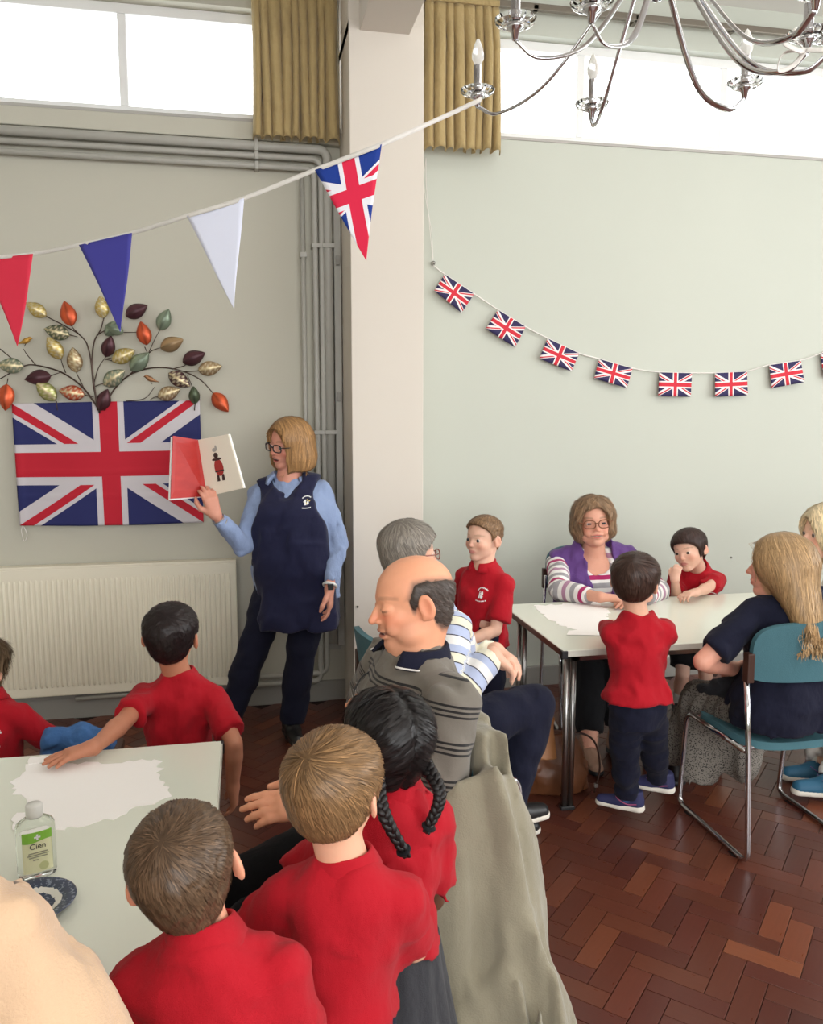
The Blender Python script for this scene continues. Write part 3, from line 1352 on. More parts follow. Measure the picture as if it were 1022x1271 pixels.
# ================================================================== materials
simple('wall_sage', (191, 188, 174), 0.75, var=.03, vscale=1.3, bscale=160, bstr=.08, spec=.3)
simple('wall_mint', (192, 195, 184), 0.7, var=.03, vscale=1.3, bscale=160, bstr=.08, spec=.35)
simple('pillar_paint', (213, 205, 194), 0.7, var=.03, vscale=1.5, bscale=150, bstr=.08, spec=.3)
simple('ceiling_white', (228, 226, 220), 0.85, var=.02)
simple('pipe_paint', (172, 170, 162), 0.45, var=.06, vscale=12)
simple('skirting_paint', (150, 148, 142), 0.5, var=.05, vscale=5)
simple('window_white', (232, 232, 230), 0.45, var=.02)
simple('frame_grey', (170, 166, 160), 0.5, var=.04)
simple('radiator_enamel', (234, 227, 206), 0.42, var=.02)
simple('rail_bronze', (120, 112, 100), 0.4, .4)
simple('dark_plastic', (30, 30, 32), 0.45)
simple('white_plastic', (238, 238, 236), 0.35)
metal('chrome', (205, 205, 208), 0.10)
metal('satin_steel', (178, 176, 172), 0.28)
fabric('curtain_gold', (176, 154, 108), .85, .10, 500, 30)
fabric('teal_vinyl', (72, 112, 122), .55, .06, 300, 6, 0.0)
fabric('red_knit', (172, 15, 32), .85, .08, 700, 16, .05)
fabric('red_knit_dark', (168, 18, 32), .85, .08, 700, 16, .05)
fabric('navy_cloth', (21, 23, 42), .9, .12, 500, 14, .03)
fabric('navy_tabard', (25, 27, 58), .75, .10, 500, 9, .12)
fabric('black_cloth', (22, 22, 25), .9, .1, 500, 14, .03)
fabric('blue_shirt_cloth', (142, 160, 196), .8, .08, 600, 22, .1)
fabric('charcoal_pleats', (50, 50, 54), .85, .1, 500, 20, .1)
fabric('coat_khaki', (134, 127, 108), .9, .16, 260, 9, .3)
fabric('beige_fleece', (205, 172, 140), .9, .12, 300, 10, .3)
fabric('purple_quilt', (96, 62, 128), .6, .08, 300, 16, .1)
fabric('denim_blue', (70, 112, 168), .85, .15, 400, 18, .05)
fabric('white_cotton', (226, 222, 216), .85, .05, 500, 16, .05)
fabric('tan_sock', (176, 140, 118), .8, .06, 500, 16, .05)
simple('brown_leather', (104, 62, 36), .45, var=.22, vscale=7, bscale=60, bstr=.25)
simple('dark_leather', (62, 36, 26), .45, var=.2, vscale=9)
simple('black_leather', (22, 21, 22), .4, var=.1)
simple('shoe_navy', (38, 40, 82), .6, var=.1, bscale=200)
simple('shoe_teal', (36, 92, 122), .6, var=.1, bscale=200)
simple('sole_white', (222, 216, 204), .6, var=.04)
simple('paper_white', (253, 250, 247), .8, var=.01, spec=.2)
simple('table_laminate', (230, 234, 220), .18, var=.02, vscale=3, spec=.5)
simple('table_edge', (212, 210, 198), .4, var=.02)
simple('table_edge_brown', (92, 52, 38), .4)
attr_mat('skin', .5, .35, .12, .05, 60, 500, .12, .0006)
attr_mat('hair', .42, .35, 0, .10, 60)
attr_mat('painted', .7, .3, 0, .05, 40)
attr_mat('leaf_metal', .38, .5, 0, .12, 30, Metallic=.55)
attr_mat('eye', .12, .5, 0, 0.0, 5)


def lens_mat():
    m, n = newmat('lens')
    tr = n.n('ShaderNodeBsdfTransparent')
    gl = n.n('ShaderNodeBsdfGlossy')
    gl.inputs['Roughness'].default_value = .03
    mx = n.n('ShaderNodeMixShader')
    mx.inputs[0].default_value = .06
    n.lk(tr.outputs[0], mx.inputs[1])
    n.lk(gl.outputs[0], mx.inputs[2])
    n.lk(mx.outputs[0], n.out.inputs[0])


lens_mat()
m_, n_ = newmat('clear_glass')
n_.bsdf((.97, .98, .98), .02, 0, .5, None, Transmission_Weight=1.0, IOR=1.46)
m_, n_ = newmat('clear_gel')
n_.bsdf((.90, .93, .90), .04, 0, .5, None, Transmission_Weight=1.0, IOR=1.36)
m_, n_ = newmat('bulb_glass')
n_.bsdf((.94, .93, .90), .12, 0, .5, None, Transmission_Weight=.55, IOR=1.3)


def jack_nodes(n, u, v, cloth=1.0, blue=(30, 38, 96), red=(206, 30, 50), white=(228, 226, 228)):
    """Union flag from its geometry: u across -30..30, v up -15..15"""
    au, av = n.m('ABSOLUTE', u), n.m('ABSOLUTE', v)
    dd = n.m('DIVIDE', n.m('SUBTRACT', au, n.m('MULTIPLY', av, 2.0)), 2.236)
    sgn = n.m('SIGN', n.m('MULTIPLY', u, v))
    ds = n.m('MULTIPLY', dd, sgn)
    wsal = n.m('LESS_THAN', n.m('ABSOLUTE', dd), 3.0)
    r1 = n.m('MULTIPLY', n.m('GREATER_THAN', n.m('MULTIPLY', ds, -1.0), 0.0), n.m('LESS_THAN', n.m('MULTIPLY', ds, -1.0), 2.0))
    wcr = n.m('MAXIMUM', n.m('LESS_THAN', au, 5.0), n.m('LESS_THAN', av, 5.0))
    rcr = n.m('MAXIMUM', n.m('LESS_THAN', au, 3.0), n.m('LESS_THAN', av, 3.0))
    c = n.mix(wsal, lin(blue), lin(white))
    c = n.mix(r1, c, lin(red))
    c = n.mix(wcr, c, lin(white))
    c = n.mix(rcr, c, lin(red))
    return c


def jack_mat(name, rough=.7, transl=0.0, **kw):
    m, n = newmat(name)
    u, v = n.attr('fu', 'Fac'), n.attr('fv', 'Fac')
    c = jack_nodes(n, u, v, **kw)
    b = n.bsdf(c, rough, 0, .25, (n.noise(500, 2), .15, .0006))
    if transl:
        t = n.n('ShaderNodeBsdfTranslucent')
        n.lk(c, t.inputs[0])
        mx = n.n('ShaderNodeMixShader')
        mx.inputs[0].default_value = transl
        n.lk(b.outputs[0], mx.inputs[1])
        n.lk(t.outputs[0], mx.inputs[2])
        n.lk(mx.outputs[0], n.out.inputs[0])
    return m


jack_mat('jack_cloth', blue=(40, 44, 96), red=(188, 32, 50), white=(202, 196, 200))
jack_mat('jack_small', blue=(52, 46, 84), red=(204, 48, 62), white=(232, 226, 224))
jack_mat('jack_pennant', blue=(32, 62, 148), red=(226, 44, 78), white=(238, 238, 246))
for nm, rgb in (('pennant_red', (226, 44, 74)), ('pennant_blue', (62, 60, 152)), ('pennant_white', (226, 230, 248))):
    simple(nm, rgb, .7, var=.03, bscale=400, bstr=.1)


def parquet_mat(name, per_object):
    m, n = newmat(name)
    if per_object:
        oi = n.n('ShaderNodeObjectInfo')
        tone = oi.outputs['Color']
        rnd = oi.outputs['Random']
    else:
        tone = n.attr('Col')
        rnd = 0.3
    g = n.noise(9, 5, 'Object', (1.0, 9.0, 1.0), .6)
    wear = n.noise(1.6, 4, 'Object')
    if per_object:
        # grain runs along each block's own length
        pass
    c = n.mix(n.m('MULTIPLY', g, .55), tone, n.mix(1.0, tone, (.45, .40, .40), 'MULTIPLY'))
    r = n.m('MULTIPLY_ADD', g, .16, .22)
    n.bsdf(c, r, 0, .5, (n.noise(30, 3), .10, .002))
    return m


parquet_mat('parquet_block', True)
parquet_mat('parquet_rest', False)
simple('subfloor', (44, 24, 18), .7, var=.1)

# ================================================================== the room
WY, CEIL = 4.62, 4.0
XL, XR, YF = -3.2, 6.0, -4.0


def struct(mb, name, mat, parent=None, **kw):
    o = mb.build(name, mat, parent, **kw)
    if parent is None:
        tag(o, kind='structure')
    return o


floor = struct(MB().box((XL - .1, YF - .1, -.12), (XR + .1, WY + .3, -.008)), 'floor', MATS['subfloor'])
tag(floor, 'polished red-brown herringbone parquet floor')

# herringbone blocks, 45 degrees to the walls
BL, BW, BG = .222, .074, .0012
blk = MB().box((-BL / 2 + BG, -BW / 2 + BG, -.008), (BL / 2 - BG, BW / 2 - BG, 0.0), bevel=.0009).mesh('parquet_block')
blk.materials.append(MATS['parquet_block'])
tones = [(94, 50, 37), (100, 53, 39), (89, 46, 36), (106, 58, 41), (84, 44, 35), (97, 52, 38), (92, 47, 37), (118, 66, 45), (128, 74, 49)]
wts = npv(5, 5, 4, 3, 3, 4, 4, 1.6, .9)
wts /= wts.sum()
fr = np.random.default_rng(5)
blocks = []
ca, sa = cos(radians(45)), sin(radians(45))
for j in range(-150, 150):
    for i in range(-60, 60):
        # herringbone lattice: pairs of blocks on a stair-step
        for kind in (0, 1):
            u0 = i * 2 * BL / 2 * 0
            if kind == 0:
                cx, cy, ang = (j * BW + i * 2 * BL * 0.5 * 2 / 2) , (j * BW - i * BL * 1.0), 0
                cx, cy = j * BW + i * BL + BL / 2, j * BW - i * BL + BW / 2
            else:
                cx, cy = j * BW + i * BL + BW / 2, j * BW - i * BL + BW + BL / 2
                ang = 90
            x = cx * ca - cy * sa + 1.0
            y = cx * sa + cy * ca + 1.6
            if XL - .1 < x < XR + .1 and YF - .1 < y < WY - .02:
                blocks.append((x, y, ang + 45, kind))
keep = {}
for b in blocks:
    keep[(round(b[0], 3), round(b[1], 3), b[3])] = b
blocks = list(keep.values())


def seen_size(b):
    d = np.array([b[0], b[1], 0]) - C_P
    w = d @ C_F
    if w < .3:
        return 0
    px, py = IW / 2 + FPX * (d @ C_R) / w, IH / 2 - FPX * (d @ C_U) / w
    if -20 < px < IW + 20 and py < IH + 30 and (px > 560 or (270 < px < 460 and py < 1040)):
        return 1 / w ** 2 * (1.0 if px > 560 else .5)
    return 0


blocks.sort(key=seen_size, reverse=True)
col_of = lambda: np.array(lin(tones[fr.choice(len(tones), p=wts)])) * fr.uniform(.88, 1.12)
for (x, y, a, k) in blocks[:296]:
    o = bpy.data.objects.new('parquet_block', blk)
    COL.objects.link(o)
    o.location = (x, y, fr.uniform(-.0004, .0004))
    o.rotation_euler = (0, 0, radians(a))
    o.parent = floor
    o.color = tuple(col_of()) + (1,)
VV, FF, CC = [], [], []
for (x, y, a, k) in blocks[296:]:
    c_, s_ = cos(radians(a)), sin(radians(a))
    n0 = len(VV)
    col = col_of()
    zt = fr.uniform(-.0004, .0004)
    for (u, v, z) in ((-1, -1, 0), (1, -1, 0), (1, 1, 0), (-1, 1, 0), (-1, -1, 1), (1, -1, 1), (1, 1, 1), (-1, 1, 1)):
        uu, vv = u * (BL / 2 - BG), v * (BW / 2 - BG)
        VV.append((x + uu * c_ - vv * s_, y + uu * s_ + vv * c_, zt if z else -.008))
        CC.append(col)
    for q in ((4, 5, 6, 7), (0, 1, 5, 4), (1, 2, 6, 5), (2, 3, 7, 6), (3, 0, 4, 7)):
        FF.append([n0 + t for t in q])
rest = link('parquet_field', npmesh('parquet_field', np.array(VV), np.array(FF), False, np.array(CC)), MATS['parquet_rest'], floor)
tag(rest, kind='stuff')

struct(MB().box((XL - .1, YF - .1, CEIL), (XR + .1, WY + .3, CEIL + .12)), 'ceiling', MATS['ceiling_white'])

# back wall with its two high windows: left opening x -2.6..0.545, right opening 1.02..5.4
W1, W2 = (-2.6, .50, 3.19, 3.74), (1.03, 5.4, 3.19, 3.74)
PX0, PX1, PY = .544, .917, 4.20          # the pillar
w = MB()
w.box((XL, WY, 0), (PX0 + .1, WY + .25, W1[2])).box((XL, WY, W1[3]), (PX0 + .1, WY + .25, CEIL)).box((XL, WY, W1[2]), (W1[0], WY + .25, W1[3])).box((W1[1], WY, W1[2]), (PX0 + .1, WY + .25, W1[3]))
struct(w, 'wall_back_left', MATS['wall_sage'])
w = MB()
w.box((PX0 + .1, WY, 0), (XR, WY + .25, W2[2])).box((PX0 + .1, WY, W2[3]), (XR, WY + .25, CEIL)).box((PX0 + .1, WY, W2[2]), (W2[0], WY + .25, W2[3])).box((W2[1], WY, W2[2]), (XR, WY + .25, W2[3]))
struct(w, 'wall_back_right', MATS['wall_mint'])
struct(MB().box((XL - .2, YF, 0), (XL, WY + .2, CEIL)), 'wall_left', MATS['wall_sage'])
w = MB()
w.box((XR, YF, 0), (XR + .2, WY + .2, 1.0)).box((XR, YF, 3.5), (XR + .2, WY + .2, CEIL)).box((XR, YF, 1.0), (XR + .2, -2.2, 3.5)).box((XR, 3.4, 1.0), (XR + .2, WY + .2, 3.5))
struct(w, 'wall_right', MATS['wall_mint'])
w = MB()
w.box((XL, YF - .2, 0), (XR, YF, .9)).box((XL, YF - .2, 3.6), (XR, YF, CEIL)).box((XL, YF - .2, .9), (-2.6, YF, 3.6)).box((3.8, YF - .2, .9), (XR, YF, 3.6))
struct(w, 'wall_front', MATS['wall_sage'])

# pillar, and the downstand beam that runs from it over the hall
struct(MB().box((PX0, PY, 0), (PX1, WY + .01, 3.55), bevel=.004).box((PX0, PY + .005, 3.5), (PX1, WY + .01, CEIL)), 'pillar', MATS['pillar_paint'])
struct(MB().box((.598, YF, 3.50), (.845, PY + .03, CEIL), bevel=.003), 'beam', MATS['pillar_paint'])


def window(name, x0, x1, z0, z1, mulls, y=WY + .10, fw=.05):
    f = MB()
    for lo, hi in (((x0, y - .03, z0), (x1, y + .03, z0 + fw)), ((x0, y - .03, z1 - fw), (x1, y + .03, z1)),
                   ((x0, y - .03, z0 + fw), (x0 + fw, y + .03, z1 - fw)), ((x1 - fw, y - .03, z0 + fw), (x1, y + .03, z1 - fw))):
        f.box(lo, hi, bevel=.004)
    fo = f.build(name, MATS['window_white'])
    tag(fo, kind='structure')
    xs = [x0 + fw] + list(mulls) + [x1 - fw]
    for mx in mulls:
        MB().box((mx - .022, y - .028, z0 + fw), (mx + .022, y + .028, z1 - fw), bevel=.004).build('mullion', MATS['window_white'], fo)
    for a, b in zip(xs, xs[1:]):
        MB().box((a, y - .003, z0 + fw - .005), (b, y + .003, z1 - fw + .005)).build('window_pane', MATS['lens'], fo)
    MB().box((x0, WY - .006, z0 - .012), (x1, y - .02, z0 + .004), bevel=.002).build('window_sill', MATS['frame_grey'], fo)
    return fo


window('window_1', W1[0], W1[1], W1[2], W1[3], (-1.55, -.566))
window('window_2', W2[0], W2[1], W2[2], W2[3], (1.95, 2.86, 3.8, 4.6))
# boxed ledge under the left window
struct(MB().box((XL, WY - .05, 3.075), (PX0, WY + .01, 3.165), bevel=.006), 'trim_1', MATS['wall_sage'])

# rear and side windows that light the hall
for nm, a, b in (('window_3', (-2.6, .9), (3.8, 3.6)),):
    f = MB()
    for x in np.linspace(a[0], b[0], 5):
        f.box((x - .03, YF - .12, a[1]), (x + .03, YF - .06, b[1]))
    for z in (a[1] + .03, 2.2, b[1] - .03):
        f.box((a[0], YF - .12, z - .03), (b[0], YF - .06, z + .03))
    tag(f.build(nm, MATS['window_white']), kind='structure')
f = MB()
for y in np.linspace(-2.2, 3.4, 5):
    f.box((XR + .06, y - .03, 1.0), (XR + .12, y + .03, 3.5))
for z in (1.03, 2.2, 3.47):
    f.box((XR + .06, -2.2, z - .03), (XR + .12, 3.4, z + .03))
tag(f.build('window_4', MATS['window_white']), kind='structure')

# skirting
struct(MB().box((XL, WY - .022, -.005), (PX0, WY + .01, .115), bevel=.005), 'baseboard_left', MATS['skirting_paint'])
struct(MB().box((PX1, WY - .022, -.005), (XR, WY + .01, .12), bevel=.005), 'baseboard_right', MATS['skirting_paint'])
# dado trunking low on the left wall, under the radiator
struct(MB().box((XL, WY - .035, .115), (-.05, WY + .01, .155), bevel=.004), 'trim_2', MATS['skirting_paint'])

# curtain rails
r_ = MB().box((XL, WY - .085, 3.80), (PX0 - .01, WY - .055, 3.84), bevel=.004)
for x in np.arange(XL + .3, PX0, .6):
    r_.box((x - .012, WY - .085, 3.80), (x + .012, WY, 3.825))
tag(r_.build('curtain_rail', MATS['rail_bronze']), 'painted metal curtain rail above the left window', 'curtain rail')
r_ = MB().box((PX1, WY - .085, 3.835), (XR - .05, WY - .055, 3.87), bevel=.004)
for x in np.arange(PX1 + .1, XR, .6):
    r_.box((x - .012, WY - .085, 3.835), (x + .012, WY, 3.86))
tag(r_.build('curtain_rail', MATS['rail_bronze']), 'painted metal curtain rail above the long right window', 'curtain rail')


def curtain(x0, x1, z0, z1, y, label, n=9, seed=1):
    r = np.random.default_rng(seed)
    nx, nz = n * 16, 26
    V = []
    edges = np.cumsum(np.r_[0, r.uniform(.6, 1.4, n)])
    edges /= edges[-1]
    dep = r.uniform(.65, 1.15, n + 1)
    ph = r.uniform(0, 6, n + 1)
    for j in range(nz + 1):
        t = j / nz
        for i in range(nx + 1):
            s_ = i / nx
            k = min(n - 1, int(np.searchsorted(edges, s_, 'right') - 1))
            q = (s_ - edges[k]) / (edges[k + 1] - edges[k])
            # each pleat: a broad rounded face with a narrow deep tuck beside it
            prof = (1 - abs(2 * q - 1) ** 2.6)
            amp = .078 * dep[k] * (.35 + .65 * sstep(0, .35, np.array(t)))
            bend = .010 * t * sin(ph[k] + 2.2 * t)
            V.append((x0 + (x1 - x0) * s_ + bend + .012 * (q - .5) * (1 if q > .5 else .4), y + .022 - amp * prof - .010 * t, z1 + (z0 - z1) * t + .010 * t * prof))
    F = [(j * (nx + 1) + i, j * (nx + 1) + i + 1, (j + 1) * (nx + 1) + i + 1, (j + 1) * (nx + 1) + i) for j in range(nz) for i in range(nx)]
    o = link('curtain', npmesh('curtain', np.array(V), np.array(F), True), MATS['curtain_gold'])
    md = o.modifiers.new('thick', 'SOLIDIFY')
    md.thickness = .004
    tag(o, label, 'curtain')
    hb = MB().box((x0, y - .014, z1 - .004), (x1, y + .014, z1 + .028), bevel=.003)
    hb.build('heading_tape', MATS['curtain_gold'], o)
    return o


curtain(.095, .52, 3.06, 3.79, WY - .105, 'short gold-brown pleated curtain left of the pillar', 9, 3)
curtain(1.0, 1.40, 3.06, 3.82, WY - .105, 'short gold-brown pleated curtain right of the pillar', 8, 8)

# radiator with ridged front
def radiator():
    x0, x1, z0, z1 = -2.2, -.06, .15, .845
    t = empty('radiator', (-1.1, WY - .07, 0), 0, 'long cream ridged panel radiator on the wall behind the storyteller', 'radiator')
    yb = WY - .045
    n = int((x1 - x0 - .06) / .0265)
    fl = MB()
    fl.box((x0, yb - .045, z0), (x1, yb - .02, z1), bevel=.006)
    fl.build('front_panel', MATS['radiator_enamel'], t)
    top = MB().box((x0, yb - .045, z1 - .004), (x1, yb + .025, z1 + .012), bevel=.004)
    top.build('top_grille', MATS['radiator_enamel'], t)
    rm = MB()
    rm.tube([(0, 0, z0 + .05), (0, 0, z0 + .062), (0, 0, z1 - .075), (0, 0, z1 - .06)], [.004, .0085, .0085, .004], 8, flat=(1, .95))
    me = rm.mesh('ridge')
    me.materials.append(MATS['radiator_enamel'])
    me.polygons.foreach_set('use_smooth', [True] * len(me.polygons))
    for k in range(n):
        o = bpy.data.objects.new('ridge', me)
        COL.objects.link(o)
        o.parent = t
        o.location = (x0 + .04 + k * (x1 - x0 - .08) / (n - 1) - t.location[0], yb - .044 - t.location[1], 0)
    MB().box((x0 + .1, yb - .02, z0 + .05), (x1 - .1, yb + .045, z1 - .05)).build('convector_fins', MATS['radiator_enamel'], t)
    v = MB().tube([(x1 - .03, yb - .02, z0 + .06), (x1 + .05, yb - .02, z0 + .06)], .011, 10).tube([(x1 + .05, yb - .02, z0 + .11), (x1 + .05, yb - .02, z0 - .03)], .014, 12)
    v.build('valve', MATS['radiator_enamel'], t)


radiator()


# painted heating pipes: three along the top of the wall, then down the corner beside the pillar
def pipe_run(k, pts, r, label):
    o = MB().tube(rounded(pts, .05, 6), r, 12).build('heating_pipe', MATS['pipe_paint'], None, True)
    tag(o, label, 'pipe')
    return o


yp = WY - .05
run = [(3.045, .47, .030), (2.995, .435, .019), (2.945, .40, .019)]
lbl = ['topmost thick grey painted heating pipe under the left window', 'middle grey painted heating pipe under the left window', 'lowest grey painted heating pipe under the left window']
for k, ((z, x, r), lb) in enumerate(zip(run, lbl)):
    o = pipe_run(k, [(XL + .02, yp, z), (x, yp, z), (x, yp, .22 - .045 * k), (-.012 if k else -.012, yp, .22 - .045 * k)] if k else
                 [(XL + .02, yp, z), (x, yp, z), (x, yp, .35)], r * .82, lb)
    for zz in (2.55, 1.55, .55):
        MB().box((x - r * 1.1, yp - r * 1.05, zz - .012), (x + r * 1.1, WY, zz + .012), bevel=.003).build('pipe_clip', MATS['pipe_paint'], o)
    for xx in (.10, -1.2):
        MB().box((xx - .010, yp - r * 1.0, z - r * 1.05), (xx + .010, WY, z + r * 1.05), bevel=.003).build('pipe_clip', MATS['pipe_paint'], o)
o = pipe_run(3, [(.335, yp, 2.9), (.335, yp, .30)], .013, 'thin grey painted pipe furthest from the pillar corner')
for zz in (2.5, 1.5):
    MB().box((.318, yp - .016, zz - .012), (.352, WY, zz + .012)).build('pipe_clip', MATS['pipe_paint'], o)
o = MB().box((.500, WY - .055, .33), (.540, WY - .0, 3.0), bevel=.005).build('cable_trunking', MATS['pipe_paint'])
tag(o, 'grey painted cable trunking in the corner beside the pillar', 'trunking')
for zz in (1.72, 2.45):
    MB().box((.508, WY - .075, zz), (.530, WY - .05, zz + .05), bevel=.003).build('toggle_clip', MATS['skirting_paint'], o)
o = MB().tube([(-.93, WY - .058, .085 + .035), (-.2, WY - .058, .085 + .05)], .012, 10).build('heating_pipe', MATS['pipe_paint'], None, True)
tag(o, 'short grey pipe along the wall under the radiator', 'pipe')
MB().box((-.6, WY - .075, .09), (-.57, WY - .02, .14)).build('pipe_clip', MATS['pipe_paint'], o)
o = MB().box((.43, WY - .018, .30), (.52, WY, .44), bevel=.004).build('socket_plate', MATS['pipe_paint'])
tag(o, 'grey blanking plate low on the wall beside the pillar', 'plate')
o = MB().lathe([(0, 0), (.006, 0), (.005, .012), (0, .014)], (3.01, WY, .745), (0, -1, 0), 10).build('wall_screw', MATS['satin_steel'], None, True)
tag(o, 'small screw head in the mint wall behind the right table', 'screw')
o = MB().lathe([(0, 0), (.006, 0), (.005, .010), (0, .012)], tuple(on_y(444, 753, PY)), (0, -1, 0), 10).build('wall_screw', MATS['dark_plastic'], None, True)
tag(o, 'small dark screw in the front of the pillar', 'screw')


# ================================================================== stripes that follow the knit
def stripe_mat(name, period, stops, rough=.85):
    """stops: (start fraction, colour) along the knit coordinate 's'"""
    m, n = newmat(name)
    s = n.attr('s', 'Fac')
    f = n.m('FRACT', n.m('ADD', n.m('DIVIDE', s, period), 40.0))
    r = n.n('ShaderNodeValToRGB')
    r.color_ramp.interpolation = 'CONSTANT'
    e = r.color_ramp.elements
    while len(e) < len(stops):
        e.new(.5)
    for el_, (p, c) in zip(e, sorted(stops)):
        el_.position = p
        el_.color = lin(c) + (1,)
    n.lk(f, r.inputs[0])
    h = n.m('ADD', n.m('MULTIPLY', n.noise(500, 2), .12), n.noise(15, 3))
    n.bsdf(r.outputs[0], rough, 0, .25, (h, .5, .012), Sheen_Weight=.15)
    return m


GB, BK = (112, 106, 97), (34, 32, 32)
stripe_mat('knit_grey_black', .082, [(0, GB), (.36, BK), (.425, GB), (.50, BK), (.565, GB), (.64, BK), (.705, GB)])
WH, LB, DN, CR = (232, 230, 228), (176, 186, 214), (52, 46, 62), (226, 222, 200)
stripe_mat('knit_blue_cream', .125, [(0, LB), (.26, DN), (.29, CR), (.52, DN), (.55, LB), (.74, WH), (.97, DN)])
GY, MV, MG = (158, 156, 160), (176, 134, 160), (170, 42, 100)
stripe_mat('knit_white_mauve', .185, [(0, WH), (.13, GY), (.27, WH), (.40, MV), (.53, WH), (.66, GY), (.80, WH), (.88, MG)])


def knit(s, V):
    up = s.T[:, 2]
    o = (V - s.pel) @ up
    lat = (V - s.pel) @ s.T[:, 0]
    for sd, (a, e, w) in s.arms.items():
        best = np.full(len(V), 9.0)
        val = np.zeros(len(V))
        L0 = np.linalg.norm(e - a)
        for p, q, off in ((a, e, 0), (e, w, L0)):
            d = q - p
            L = np.linalg.norm(d)
            t = np.clip((V - p) @ d / L ** 2, 0, 1)
            dist = np.linalg.norm(V - (p + t[:, None] * d), axis=1)
            b = dist < best
            best = np.where(b, dist, best)
            tu = (V - p) @ d / L ** 2 if off == 0 else t
            val = np.where(b, off + tu * L, val)
        z0 = (a - s.pel) @ up
        arm = (best < .05 * s.H) & ((lat * sd > s.sw * s.H * .80) | (val > .35 * L0))
        o = np.where(arm, z0 + .02 - val, o)
    return dict(s=o)


def mark_school(place, nrm, parent):
    """round school badge: two rows of tiny letters round a small standing figure"""
    mb = MB()
    for k in range(9):
        t = radians(150 - k * 15)
        c = (cos(t) * .46, .10 + sin(t) * .46)
        mb.prism([place(c[0] - .04, c[1] - .05), place(c[0] + .04, c[1] - .05), place(c[0] + .035, c[1] + .05), place(c[0] - .035, c[1] + .05)], nrm * .0006)
    for k in range(7):
        u = -.36 + k * .12
        v = -.48 - .10 * cos(u * 3)
        mb.prism([place(u - .035, v - .05), place(u + .035, v - .05), place(u + .03, v + .05), place(u - .03, v + .05)], nrm * .0006)
    for poly in ([(-.20, .28), (-.08, .30), (-.05, -.28), (-.17, -.30)], [(.02, .24), (.14, .26), (.20, -.02), (.06, -.06)], [(-.02, -.02), (.20, -.12), (.16, -.32), (.0, -.30)], [(-.05, .02), (.10, .06), (.06, .12), (-.05, .10)]):
        mb.prism([place(u, v) for u, v in poly], nrm * .0006)
    return mb.build('emblem', MATS['white_plastic'], parent)


def neckp(H, child, yaw, neck, lean=0, side=0, torso=.300):
    T = rot_ypr(yaw, -lean, side)
    n = np.array(neck[:3]) if len(neck) == 4 else at(*neck)
    return n - T[:, 2] * torso * H


def kid(H, label, yaw, neck, lean=0, side=0, **kw):
    return Person('person', H, label, yaw, neckp(H, True, yaw, neck, lean, side), True, lean, side, group='children in red school shirts', **kw)


def grown(H, label, yaw, neck, lean=0, side=0, **kw):
    return Person('person', H, label, yaw, neckp(H, False, yaw, neck, lean, side, kw.get('torso', .300)), False, lean, side, **kw)


def stand(p, dx=.055, dy=0.0, yawl=0, feet=None):
    p.feet = {}
    f = unit(npv(p.T[0, 1], p.T[1, 1], 0))
    for sd in (-1, 1):
        if feet:
            an = np.array(feet[sd][:2] + (.045 * p.H,))
            fw = feet[sd][2] if len(feet[sd]) > 2 else None
        else:
            q = p.pel + p.T[:, 0] * sd * dx * p.H + f * dy * sd
            an = npv(q[0], q[1], .045 * p.H)
            fw = None
        p.feet[sd] = f if fw is None else npv(sin(radians(fw)), cos(radians(fw)), 0)
        p.leg(sd, an, f)
    return p


